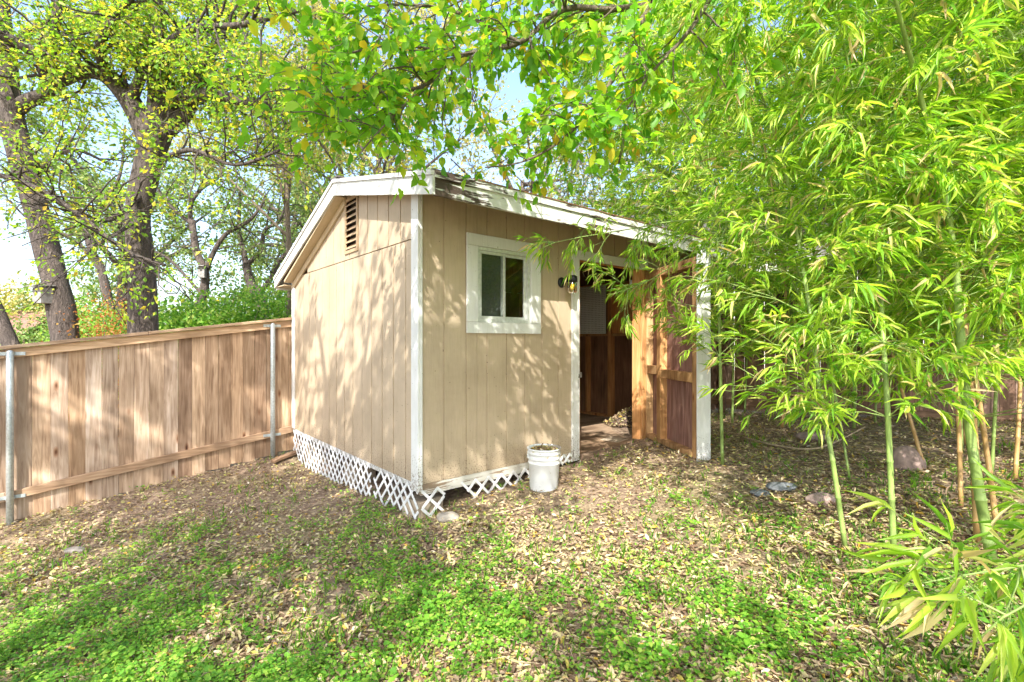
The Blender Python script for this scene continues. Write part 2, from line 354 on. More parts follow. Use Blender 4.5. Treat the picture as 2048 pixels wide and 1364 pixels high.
def leaf_proto(kind, mat, L=1, W=1):
    key = (kind, mat.name, L, W)
    if key not in _lm:
        T, F = tmpl(kind); mb = MB().add([(x * L, y * W, z * L) for x, y, z in T], F)
        _lm[key] = mb.mesh("leaf", mat, True)
    return _lm[key]
def single_leaf(kind, mat, parent, pos, axis, nrm, ln, wd, name="leaf"):
    a = Vector(axis).normalized(); n_ = Vector(nrm); n_ = n_ - a * n_.dot(a)
    if n_.length < 1e-4: n_ = a.orthogonal()
    n_.normalize(); s_ = n_.cross(a)
    M = Matrix.Identity(4); M.col[0][:3] = a * ln; M.col[1][:3] = s_ * wd; M.col[2][:3] = n_ * ln; M.col[3][:3] = pos
    o = bpy.data.objects.new(name, leaf_proto(kind, mat)); C.objects.link(o); o.parent = parent
    o.matrix_local = M; return o

# ------------------------------------------------------------------ setting: ground
def ground():
    n_ = 260; u = np.linspace(-1, 1, n_); g = np.sinh(u * 4.6) / np.sinh(4.6) * 300
    X, Y = np.meshgrid(g, g + 4); Z = gz(X, Y)
    V = np.stack([X, Y, Z], -1).reshape(-1, 3); i = np.arange((n_ - 1) * n_).reshape(n_ - 1, n_)[:, :-1]
    Fs = np.stack([i, i + 1, i + n_ + 1, i + n_], -1).reshape(-1, 4)
    me = bpy.data.meshes.new("ground"); me.from_pydata(V.tolist(), [], Fs.tolist()); me.materials.append(GROUND)
    me.polygons.foreach_set("use_smooth", [True] * len(me.polygons))
    o = bpy.data.objects.new("ground", me); C.objects.link(o); tag(o, label="brown soil of the yard under dry leaves", kind='structure')
ground()

# ------------------------------------------------------------------ the shed
LX, LY = 4.4, 3.49            # front wall length, gable wall length
Z0, ZE = .29, 2.60            # siding bottom, eave underside
PITCH = [(-.44, 2.80), (1.57, 3.24), (3.86, 2.42)]       # roof top line on the gable (y, z)
def roof_z(y):
    (a, za), (b, zb), (c, zc) = PITCH
    return za + (zb - za) * (y - a) / (b - a) if y < b else zb + (zc - zb) * (y - b) / (c - b)
shed = empty("garden_shed", (CX, CY, 0), ANG, label="small tan wooden garden shed with white trim and its door open", cat="shed")
GR = .235
def grooved(u0, u1, top, z0, th, phase, face):
    """vertical strips with a recessed groove between them; face(u, depth, z) -> point; top(u) -> z"""
    mb = MB(); e = .007
    cuts = [u0] + [c for c in np.arange(math.ceil((u0 - phase) / GR) * GR + phase, u1, GR) if u0 + .02 < c < u1 - .02] + [u1]
    for a, b in zip(cuts[:-1], cuts[1:]):
        a2 = a + (e if a != u0 else 0.001); b2 = b - (e if b != u1 else 0.001)
        br = [a2, b2]
        for k in (1.57,):
            if face is gable_face and a2 < k < b2: br = [a2, k, b2]
        for p, q in zip(br[:-1], br[1:]):
            z_a, z_b = (z0(p), z0(q)) if callable(z0) else (z0, z0)
            vs = [face(p, 0, z_a), face(q, 0, z_b), face(q, 0, top(q)), face(p, 0, top(p)),
                  face(p, th, z_a), face(q, th, z_b), face(q, th, top(q)), face(p, th, top(p))]
            mb.add(vs, [(0, 1, 2, 3), (7, 6, 5, 4), (0, 4, 5, 1), (1, 5, 6, 2), (2, 6, 7, 3), (3, 7, 4, 0)])
        if b != u1:
            p, q = b2, b + e
            z_a = z0(b) if callable(z0) else z0
            mb.add([face(p, .008, z_a), face(q, .008, z_a), face(q, .008, top(b)), face(p, .008, top(b)),
                    face(p, th, z_a), face(q, th, z_a), face(q, th, top(b)), face(p, th, top(b))],
                   [(0, 1, 2, 3), (7, 6, 5, 4), (3, 7, 4, 0)][:2])
    return mb
def front_face(u, d, z): return (u, d, z)
def gable_face(u, d, z): return (d, u, z)
def back_face(u, d, z): return (u, LY - d, z)
TH = .016
wob = lambda a: a
# gable wall (x = 0), three sheets with a level seam, then the gable top
for a, b in ((.004, 1.17), (1.176, 2.35), (2.356, LY)):
    grooved(a, b, lambda u: min(2.372, roof_z(u) - .16), Z0, TH, .0, gable_face).build("siding_panel", TAN, shed)
for a, b in ((.004, 1.26), (1.62, 2.9)):
    grooved(a, b, lambda u: max(2.385, roof_z(u) - (.055 if u < 1.57 else .16)), 2.382, TH + .004, .10, gable_face).build("siding_panel", TAN, shed)
grooved(1.264, 1.616, lambda u: 2.44, 2.382, TH + .004, .10, gable_face).build("siding_panel", TAN, shed)
grooved(1.264, 1.616, lambda u: roof_z(u) - .07, 3.03, TH + .004, .10, gable_face).build("siding_panel", TAN, shed)
# front wall (y = 0) round the window and the doorway
WX0, WX1, WZ0, WZ1 = .597, 1.252, 1.675, 2.37
DX0, DX1, DZ1 = 1.96, 3.13, 2.39
top_f = lambda u: 2.83
grooved(.016, WX0, top_f, Z0, TH, .005, front_face).build("siding_panel", TAN, shed)
grooved(WX0 + .001, WX1, lambda u: WZ0, Z0, TH, .005, front_face).build("siding_panel", TAN, shed)
grooved(WX0 + .001, WX1, top_f, WZ1, TH, .005, front_face).build("siding_panel", TAN, shed)
grooved(WX1 + .001, DX0, top_f, Z0, TH, .005, front_face).build("siding_panel", TAN, shed)
grooved(DX0 + .001, DX1, top_f, DZ1, TH, .005, front_face).build("siding_panel", TAN, shed)
grooved(DX1 + .001, LX, top_f, Z0, TH, .005, front_face).build("siding_panel", TAN, shed)
MB().box(0.02, LX - .02, LY - .016, LY, Z0, 2.42).build("back_wall", TAN, shed)
MB().prism([(.02, Z0), (LY - .02, Z0), (LY - .02, 2.42), (1.57, 3.1), (.02, 2.62)], 0, LX - .016, LX).build("end_wall", TAN, shed)
# inner dark lining of the gable and of the end wall
MB().prism([(.06, Z0), (LY - .06, Z0), (LY - .06, 2.4), (1.57, 3.06), (.06, 2.6)], 0, LX - .03, LX - .02).build("wall_lining", HARDB, shed)
MB().box(.05, LX - .05, LY - .032, LY - .02, Z0, 2.4).build("wall_lining", HARDB, shed)
# studs
stud = MB().box(-.022, .022, 0, .09, .30, 2.4).mesh("stud", STUD)
for y in (.3, .87, 1.93, 2.5, 3.1): 
    o = inst("stud", stud, shed, (LX - .032, y, 0), (0, 0, R(90)))
for x in np.arange(.1, LX, .5): inst("stud", stud, shed, (x, LY - .125, 0))
for x in (.07, .47, 1.33, 1.9): inst("stud", MB().box(-.022, .022, 0, .09, .30, 2.55).mesh("stud", STUD) if x == .07 else shed.children[-1].data, shed, (x, .02, 0))
for y in np.arange(.4, LY, .6): inst("stud", stud, shed, (.12, y, 0), (0, 0, R(90)))
MB().box(LX - .125, LX - .035, .1, LY - .1, 2.402, 2.44).build("top_plate", STUD, shed)
MB().box(LX - .125, LX - .035, .1, LY - .1, .262, .298).build("sole_plate", STUD, shed)
MB().box(DX0 - .03, DX1 + .2, .018, .108, DZ1 + .001, 2.55).build("door_header", STUD, shed)
# pegboard and plywood on the end wall
pb = MB().box(LX - .142, LX - .128, 1.50, 2.62, 1.62, 2.42).build("pegboard", PEG, shed)
hm = MB()
for i in range(36):
    for j in range(26):
        y, z = 1.53 + i * .0305, 1.645 + j * .0305
        if y < 2.6 and z < 2.41:
            hm.add([(LX - .1425, y + .006 * math.cos(a), z + .006 * math.sin(a)) for a in (0, 1.05, 2.09, 3.14, 4.19, 5.24)], [(0, 5, 4, 3, 2, 1)])
hm.build("peg_hole", HOLE, pb, kind='stuff')
MB().box(LX - .140, LX - .128, .93, 1.38, 1.62, 2.42).build("plywood_sheet", OSB, shed)
MB().box(LX - .15, LX - .05, 1.385, 1.45, .30, 2.42).build("stud", STUD, shed)
MB().box(LX - .14, LX - .035, .1, 2.7, 1.58, 1.615).build("blocking", STUD, shed)
# ragged wires and debris in the shed
wire = MB()
wire.tube([P(1165, 545, 6.6), P(1172, 556, 6.6), P(1183, 549, 6.5), P(1196, 556, 6.5), P(1205, 566, 6.5)], .004, 4).tube([P(1170, 560, 6.6), P(1180, 551, 6.5), P(1190, 553, 6.5), P(1198, 562, 6.5)], .004, 4)
o = wire.build("loose_wires", simple("pale_wire", (.6, .55, .45), .6)); tag(o, label="tangle of pale loose wires hanging inside the shed doorway", cat="wires")
# floor and sill
for i in range(3): MB().box(.03 + i * 1.46, min(.03 + (i + 1) * 1.46 - .004, LX - .03), .02, LY - .04, .24, .262).build("floor_sheet", FLOORW, shed)
MB().box(DX0 + .02, DX1 - .02, -.05, .016, .19, .255).build("door_sill", GREYPLANK, shed)
MB().box(DX0 - .02, DX1 + .1, -.028, .0, .14, .188).build("rim_joist", SKIRT, shed)
# rim joists
MB().box(.02, DX0 - .06, .002, .042, .195, .287).build("rim_joist", SKIRT, shed)
MB().box(.002, .04, .05, LY - .02, .245, .287).build("rim_joist", WHITE_H, shed)
MB().box(DX0 - .05, LX, .045, .085, .12, .235).build("rim_joist", GREYPLANK, shed)
# piers
pier = MB().box(-.13, .13, -.13, .13, 0, .20).mesh("pier_block", PIER, bevel=.008)
for x, y in ((.13, .17), (.95, .25), (1.8, .25), (2.9, .25), (4.1, .25), (.2, 1.7), (.2, 3.2), (4.1, 3.2)):
    wx, wy = fromFL(x, y); g = float(gz(wx, wy)); inst("pier_block", pier, shed, (x, y, g - .04), (0, 0, .1), (1, 1, (.13 - g + .04) / .2 if .13 - g > .02 else .3))
# corner boards
MB().box(-.022, -.001, -.02, .10, .235, 2.80).build("corner_board", WHITE, shed, bevel=.002)
MB().box(.0, .022, -.021, -.001, .235, 2.80).build("corner_board", WHITE, shed, bevel=.002)
MB().box(-.022, -.001, LY - .07, LY + .02, .30, 2.32).build("corner_board", WHITE, shed, bevel=.002)
MB().box(LX - .08, LX + .02, -.021, -.001, .2, 2.62).build("corner_board", WHITE, shed, bevel=.002)
# window
win = MB()
win.box(WX0, WX1, -.004, .05, WZ1 - .03, WZ1).box(WX0, WX1, -.004, .05, WZ0, WZ0 + .03).box(WX0, WX0 + .03, -.004, .05, WZ0 + .031, WZ1 - .031).box(WX1 - .03, WX1, -.004, .05, WZ0 + .031, WZ1 - .031)
window = win.build("window", ALU, shed)
for n_, b_ in (("casing", (.476, 1.383, -.022, -.001, 2.372, 2.478)), ("casing", (.476, 1.383, -.022, -.001, 1.572, 1.673)), ("casing", (.476, .595, -.022, -.001, 1.675, 2.370)), ("casing", (1.254, 1.383, -.022, -.001, 1.675, 2.370))):
    MB().box(*b_).build(n_, WHITE, window, bevel=.002)
xm = .921
fr = MB(); 
for x0, x1, y in ((WX0 + .031, xm + .02, .008), (xm - .015, WX1 - .031, .028)):
    fr.box(x0, x0 + .028, y, y + .016, WZ0 + .031, WZ1 - .031).box(x1 - .028, x1, y, y + .016, WZ0 + .031, WZ1 - .031).box(x0 + .029, x1 - .029, y, y + .016, WZ0 + .031, WZ0 + .058).box(x0 + .029, x1 - .029, y, y + .016, WZ1 - .058, WZ1 - .031)
fr.build("sash", ALU, window)
MB().box(WX0 + .06, xm - .009, .014, .018, WZ0 + .059, WZ1 - .059).build("pane", GLASS, window)
MB().box(xm + .014, WX1 - .06, .034, .038, WZ0 + .059, WZ1 - .059).build("pane", GLASS, window)
MB().box(WX0 + .034, xm, .042, .043, WZ0 + .034, WZ1 - .034).build("screen", SCREEN, window)
# door casing
MB().box(1.848, DX0, -.024, -.001, .20, DZ1 + .10).build("door_casing", WHITE, shed, bevel=.002)
MB().box(DX0 + .001, DX1 - .001, -.024, -.001, DZ1, DZ1 + .10).build("door_casing", WHITE_H, shed, bevel=.002)
MB().box(DX1, DX1 + .10, -.024, -.001, .22, DZ1 - .002).build("door_jamb", NEWSTUD, shed, bevel=.002)
MB().box(DX1, DX1 + .10, -.024, -.001, DZ1, DZ1 + .14).build("door_casing", WHITE, shed, bevel=.002)
MB().box(DX0 + .001, DX0 + .03, .0, .11, .262, DZ1 - .001).build("door_jamb", STUD, shed)
MB().box(DX1 - .035, DX1 - .001, .0, .12, .262, DZ1 - .001).build("door_jamb", STUD, shed)
MB().box(DX0 - .02, DX0 + .025, -.032, -.022, 1.10, 1.14).box(DX0 - .005, DX0 + .012, -.045, -.03, 1.105, 1.16).build("latch", LATCH, shed)
MB().box(DX1 + .02, DX1 + .06, .12, .2, 2.2, 2.28).build("switch_box", PEG, shed)
# louvred gable vent
VY0, VY1, VZ0, VZ1 = 1.264, 1.616, 2.44, 3.03
vent = MB().box(-.012, .0, VY0, VY0 + .035, VZ0, VZ1).box(-.012, .0, VY1 - .035, VY1, VZ0, VZ1).box(-.012, .0, VY0 + .036, VY1 - .036, VZ0, VZ0 + .035).box(-.012, 0, VY0 + .036, VY1 - .036, VZ1 - .03, VZ1).build("gable_vent", VENTP, shed)
lv = MB().add([(-.014, VY0 + .036, 0), (-.014, VY1 - .036, 0), (.035, VY1 - .036, .05), (.035, VY0 + .036, .05), (-.014, VY0 + .036, .008), (-.014, VY1 - .036, .008), (.035, VY1 - .036, .058), (.035, VY0 + .036, .058)],
     [(3, 2, 1, 0), (4, 5, 6, 7), (0, 1, 5, 4), (1, 2, 6, 5), (2, 3, 7, 6), (3, 0, 4, 7)]).mesh("louvre", VENTP)
for k in range(8): inst("louvre", lv, vent, (0, 0, VZ0 + .045 + k * .066))
MB().box(.05, .052, VY0, VY1, VZ0, VZ1).build("vent_mesh", DARKV, vent)
# roof: decks, shingle courses, fascias, rakes, soffits
X0, X1 = -.125, LX + .125
(ya, za), (yb, zb), (yc, zc) = PITCH
MB().prism([(ya, za - .03), (yb, zb - .03), (yc, zc - .03), (yc, zc - .045), (yb, zb - .05), (ya, za - .045)], 0, X0 + .02, X1 - .02).build("roof_deck", HARDB, shed)
for (p, zp), (q, zq), nn in (((ya - .03, za), (yb, zb), 13), ((yc + .03, zc), (yb, zb), 16)):
    for k in range(nn):
        f0, f1 = k / nn, min(1, (k + 1.25) / nn)
        y0, y1 = p + (q - p) * f0, p + (q - p) * f1; z0, z1 = zp + (zq - zp) * f0, zp + (zq - zp) * f1
        o = MB().prism([(y0, z0 - .028 + .012), (y0, z0 - .028 + .020), (y1, z1 - .016), (y1, z1 - .024)], 0, X0 - .015 + random.uniform(-.004, .004), X1 + .015).build("shingle_course", SHINGLE, shed)
MB().box(X0 - .02, X1 + .02, yb - .09, yb + .09, zb - .012, zb + .006).build("ridge_cap", SHINGLE, shed)
MB().box(X0, X1, ya - .024, ya, ZE - .003, za - .075).build("fascia", FASCIA, shed)
MB().box(X0 - .004, X1, ya - .040, ya - .0, za - .073, za - .018).build("fascia", FASCIA, shed, label="narrow upper fascia board with flaking white paint and rust")
MB().box(X0 + .35, X1, ya - .046, ya - .01, za - .017, za - .008).build("drip_edge", RUST, shed)
MB().box(X0, X1, yc, yc + .024, zc - .19, zc - .02).build("fascia", RAKE, shed)
for xa in (X0 - .022, X1):
    for (p, zp), (q, zq) in (((ya - .024, za), (yb, zb)), ((yb, zb), (yc + .03, zc))):
        w1 = .19 if q == yb else .17
        MB().prism([(p, zp - .20 + (.0 if p != yb else .01)), (q, zq - (.19 if q == yb else w1)), (q, zq - .058), (p, zp - .058)], 0, xa, xa + .022).build("rake_board", RAKE, shed)
        MB().prism([(p, zp - .055), (q, zq - .055), (q, zq - .018), (p, zp - .018)], 0, xa - .014, xa + .022).build("rake_trim", RAKE, shed)
MB().box(X0, X1, LY + .001, yc - .001, 2.26, 2.272).build("soffit", SOFFIT, shed)
MB().prism([(LY, 2.30), (yb, zb - .195), (yb, zb - .18), (LY, 2.33)], 0, X0, .0).build("soffit", SOFFIT, shed)
MB().prism([(LY - .01, 2.21), (yb + .02, zb - .27), (yb + .02, zb - .20), (LY - .01, 2.295)], 0, -.024, -.002).build("frieze_board", SOFFIT, shed)
for x in np.arange(.3, LX, .6): MB().bar((x, .03, 2.64), (x, yb, zb - .13), .04, .12).bar((x, yb + .03, zb - .13), (x, LY - .05, 2.41), .04, .12).build("rafter", STUD, shed)
# lattice skirts: part > slat
def clip_slat(x0, x1, zbf, zt, c, sgn):
    """line z = zt - sgn*(u - c); keep u in [x0,x1] and z between zbf(u) and zt"""
    pts = []
    for i in range(161):
        u = c + sgn * i * .005; z = zt - abs(u - c)
        if x0 <= u <= x1 and z >= zbf(u): pts.append((u, z))
    return (pts[0], pts[-1]) if len(pts) > 6 else None
def lattice(x0, x1, zbf, zt, plane, pitch=.13, drop=(), tilt=0):
    root = None
    for layer, sgn in enumerate((1, -1)):
        for c in np.arange(x0 - .6, x1 + .6, pitch):
            r = clip_slat(x0, x1, zbf, zt, c + random.uniform(-.004, .004), sgn)
            if not r or random.random() < .03: continue
            (u0, z0), (u1, z1) = r
            j = random.uniform(-.02, .012); d = (u1 - u0, z1 - z0); L_ = math.hypot(*d); u1 += d[0] / L_ * j; z1 += d[1] / L_ * j
            mb = MB(); off = -.008 - .007 * layer
            a, b = plane(u0, off, z0), plane(u1, off, z1)
            up = Vector(plane(0, 1, 0)) - Vector(plane(0, 0, 0))
            mb.bar(a, b, .024, .006, up)
            if root is None: root = mb.build("lattice_panel", LATTICE, shed)
            else: mb.build("lattice_slat", LATTICE, root)
def gpl(u): wx, wy = fromFL(-.03, u); return float(gz(wx, wy))
lattice(.93, 3.45, lambda u: gpl(u) - .01 + .02 * math.sin(u * 9), .285, gable_face)
lattice(.0, .86, lambda u: gpl(u) - .0 + .05 * abs(math.sin(u * 5)), .275, gable_face)
lattice(.02, .24, lambda u: .0, .24, front_face, .15)
lattice(.42, 1.34, lambda u: .03 + .09 * (u - .55) + (.11 if u < .52 else 0), .235, front_face, .15)
lattice(1.62, 1.93, lambda u: .19, .29, front_face, .10)

# the open door (thing: swings on its own hinge, but belongs to the shed as a part)
hx, hy = 1.713, 6.217; ex, ey = 1.925, 4.99
lh = toFL(hx, hy); le = toFL(ex, ey); dang = math.atan2(le[1] - lh[1], le[0] - lh[0])
DW = math.hypot(le[0] - lh[0], le[1] - lh[1])
door = empty("door", (lh[0], lh[1], 0), dang); door.parent = shed; door['label'] = "wide unlined plywood door swung open towards the yard"
# local: x along the leaf, y across; inner (visible) face looks to -y or +y
side = 1 if True else -1
DZ0, DZT = .305, 2.36
def dbox(name, mat, x0, x1, y0, y1, z0, z1, par=door, bevel=.002):
    return MB().box(x0, x1, y0, y1, z0, z1).build(name, mat, par, bevel=bevel)
# inner face towards the camera's left: determine sign so studs lie on that side
nx = -math.sin(dang + ANG); ny = math.cos(dang + ANG)       # world direction of local +y
s_ = 1 if nx < 0 else -1
def yy(a, b): return (min(a * s_, b * s_), max(a * s_, b * s_))
y0, y1 = yy(-.05, -.034); grooved(0.0, DW, lambda u: DZT, DZ0, .016, .05, lambda u, d, z: (u, y0 + d if s_ > 0 else y1 - d, z)).build("door_panel", DOORIN, door)
for a, b in ((.0, .09), (.36, .45), (DW - .09, DW - .001)): dbox("stile", NEWSTUD, a, b, *yy(-.033, .055), DZ0, DZT)
dbox("rail", NEWSTUD, .091, DW - .091, *yy(-.032, .06), DZ0 - .005, DZ0 + .05)
dbox("rail", NEWSTUD, .091, DW - .091, *yy(-.032, .05), DZT - .09, DZT)
dbox("brace", NEWSTUD, .091, .359, *yy(-.032, .05), 1.10, 1.20); dbox("brace", NEWSTUD, .451, DW - .091, *yy(-.032, .056), 1.07, 1.17)
dbox("edge_board", WHITE, DW, DW + .022, *yy(-.085, .06), DZ0 - .02, DZT + .03)
dbox("trim_board", WHITE, DW - .10, DW - .002, *yy(-.075, -.052), DZ0 - .02, DZT)
dbox("trim_board", WHITE, .0, .09, *yy(-.075, -.052), DZ0 - .02, DZT)
for z in (.55, 2.1): dbox("hinge", LATCH, -.03, .03, *yy(-.07, -.052 - .02), z, z + .1, bevel=0)

# ------------------------------------------------------------------ wall lamp
wx, wy = fromFL(1.70, -.001)
lamp = empty("wall_lamp", (wx, wy, 2.12), ANG, label="black jar wall lamp with yellow bulb beside the shed doorway", cat="wall lamp")
mp = MB().lathe([(0, 0), (.055, 0), (.055, .012), (.03, .022), (0, .022)], 20); me = mp.mesh("wall_plate", BLACKM, True)
inst("wall_plate", me, lamp, (0, 0, 0), (R(90), 0, 0))
MB().tube([(0, -.02, 0), (0.01, -.06, .01), (.03, -.085, .02), (.05, -.10, .03)], .011, 8).build("arm", BLACKM, lamp, True)
cp = MB().lathe([(0, .075), (.03, .072), (.05, .06), (.055, .03), (.055, 0), (.0, 0)], 20).build("cap", BLACKM, lamp, True); cp.location = (.055, -.105, -.0)
jr = MB().lathe([(.044, 0), (.044, -.012), (.05, -.02), (.05, -.10), (.044, -.112), (.03, -.118), (0, -.118)], 20).build("glass_jar", JAR, lamp, True); jr.location = (.055, -.105, 0)
bl = MB().lathe([(0, 0), (.022, -.005), (.034, -.035), (.032, -.065), (.018, -.085), (0, -.09)], 14).build("bulb", BULB, lamp, True); bl.location = (.055, -.105, 0)

# ------------------------------------------------------------------ cedar fence (left)
def grade(s): return .135 * s
fence = empty("cedar_fence", (CX, CY, 0), ANG, label="cedar board fence with cap rail and steel posts left of shed", cat="fence")
FY = 3.56
bw = .142; xs = np.arange(-5.3, 1.2, bw)
bmesh_ = [MB().box(0, bw - .0015, 0, .016, 0, 1.78).mesh("board", CEDAR, bevel=.002) for _ in range(1)]
stepz = 0
for i, x in enumerate(xs):
    if i % 2 == 0: stepz = grade(x + .14)
    inst("board", bmesh_[0], fence, (x, FY + random.uniform(-.004, .004), -.015 + stepz + random.uniform(-.006, .006)), (0, random.uniform(-.002, .002), 0))
def slope_bar(name, x0, x1, y0, y1, zc, h, mat):
    mb = MB().add([(x0, y0, zc + grade(x0)), (x1, y0, zc + grade(x1)), (x1, y1, zc + grade(x1)), (x0, y1, zc + grade(x0)),
                   (x0, y0, zc + h + grade(x0)), (x1, y0, zc + h + grade(x1)), (x1, y1, zc + h + grade(x1)), (x0, y1, zc + h + grade(x0))],
                  [(0, 3, 2, 1), (4, 5, 6, 7), (0, 1, 5, 4), (1, 2, 6, 5), (2, 3, 7, 6), (3, 0, 4, 7)])
    return mb.build(name, mat, fence, bevel=.003)
for a, b in ((-5.3, -1.62), (-1.617, 1.2)): slope_bar("cap_rail", a, b, FY - .085, FY + .06, 1.795, .036, CEDAR_RAIL)
for a, b in ((-5.3, -2.8), (-2.797, 0.1), (.103, 1.2)):
    slope_bar("top_rail", a, b, FY - .042, FY - .004, 1.70, .092, CEDAR_RAIL)
    slope_bar("bottom_rail", a, b, FY - .042, FY - .004, .235, .09, CEDAR_RAIL)
pipe = MB().lathe([(.0, 2.02), (.02, 2.015), (.030, 2.0), (.030, -.12), (.0, -.12)], 16).mesh("post", GALV, True)
cup = MB().lathe([(.036, .005), (.036, .05), (.031, .06), (.0, .062)], 16)
for xp in (-5.15, -2.76, -.27):
    x, y = fromFL(xp, FY - .075); g = float(gz(x, y))
    o = inst("post", pipe, fence, (xp, FY - .078, grade(xp) + 1.76 - 2.02 + .02))
    for zc in (1.725, .25):
        br = MB().box(-.11, .11, .020, .026, 0, .035).lathe([(.031, 0), (.034, 0), (.034, .035), (.031, .035)], 14).build("bracket", GALV, o)
        br.location = (0, .008, zc - 1.76 + 2.02 - .02)

# ------------------------------------------------------------------ weathered fence (right)
A = Vector((2.75, 8.0)); B_ = Vector((9.5, 3.4)); fd = (B_ - A).normalized(); fa = math.atan2(fd.y, fd.x)
rf = empty("weathered_fence", (A.x, A.y, 0), fa, label="weathered brown board fence in shade behind the bamboo", cat="fence")
L_ = (B_ - A).length
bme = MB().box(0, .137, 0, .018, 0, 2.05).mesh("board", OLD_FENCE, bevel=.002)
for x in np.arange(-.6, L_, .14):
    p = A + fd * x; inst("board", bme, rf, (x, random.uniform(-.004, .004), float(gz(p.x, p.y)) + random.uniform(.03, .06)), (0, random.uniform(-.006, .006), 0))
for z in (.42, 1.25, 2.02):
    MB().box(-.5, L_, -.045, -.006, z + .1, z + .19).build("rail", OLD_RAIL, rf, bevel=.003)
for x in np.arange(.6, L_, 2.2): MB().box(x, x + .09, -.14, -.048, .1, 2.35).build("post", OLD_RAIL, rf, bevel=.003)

# ------------------------------------------------------------------ far buildings
house = empty("white_house", P(1640, 690, 15.0).to_tuple()[:2] + (0,), R(-12), label="white clapboard house behind the weathered fence", cat="house")
MB().box(-5.5, 7, .05, 7, -.5, 4.9).build("wall", HOUSEW, house)
lap = MB().prism([(0, 0), (-.02, .0), (-.004, .175), (.0, .175)], 0, -5.5, 7).mesh("siding_board", HOUSEW)
for k in range(26): inst("siding_board", lap, house, (0, .045, .3 + k * .175))
MB().prism([(-.6, 4.8), (3.5, 7.0), (7.6, 4.8), (7.6, 4.92), (3.5, 7.14), (-.6, 4.92)], 0, -6, 7.5).build("roof", SHINGLE, house)
wn = MB().box(-3.6, -2.2, -.02, .03, 3.0, 4.3).build("window", WHITE, house); MB().box(-3.5, -2.3, -.03, -.021, 3.1, 4.2).build("pane", DARKV, wn)
b2 = empty("red_roofed_outbuilding", P(-60, 700, 17).to_tuple()[:2] + (-.55,), R(15), label="low outbuilding with red-brown roof beyond the fence at far left", cat="outbuilding")
MB().box(-3, 1.0, 0, 4, -.6, 2.1).build("wall", HOUSEW, b2)
MB().prism([(-.5, 2.0), (2, 3.1), (4.5, 2.0), (4.5, 2.1), (2, 3.22), (-.5, 2.1)], 0, -3.4, 1.5).build("roof", ROOFRED, b2)

# ------------------------------------------------------------------ trees
def rot_rand(d, ang):
    d = Vector(d).normalized(); p = d.orthogonal().normalized(); p.rotate(Matrix.Rotation(random.uniform(0, 2 * math.pi), 3, d))
    return (d * math.cos(ang) + p * math.sin(ang)).normalized()
def wander(p, d, L, n_, bend=.25, grav=0.0):
    pts = [Vector(p)]; d = Vector(d).normalized(); st = L / n_
    for _ in range(n_):
        d = (d + Vector((random.gauss(0, bend), random.gauss(0, bend), random.gauss(0, bend) + grav))).normalized(); pts.append(pts[-1] + d * st)
    return pts
def smooth_path(pts, n_=5):
    pts = [Vector(p) for p in pts]; out = []
    for i in range(len(pts) - 1):
        p0 = pts[max(i - 1, 0)]; p1 = pts[i]; p2 = pts[i + 1]; p3 = pts[min(i + 2, len(pts) - 1)]
        for k in range(n_):
            t = k / n_; out.append(.5 * ((2 * p1) + (p2 - p0) * t + (2 * p0 - 5 * p1 + 4 * p2 - p3) * t * t + (3 * p1 - p0 - 3 * p2 + p3) * t ** 3))
    out.append(pts[-1]); return out
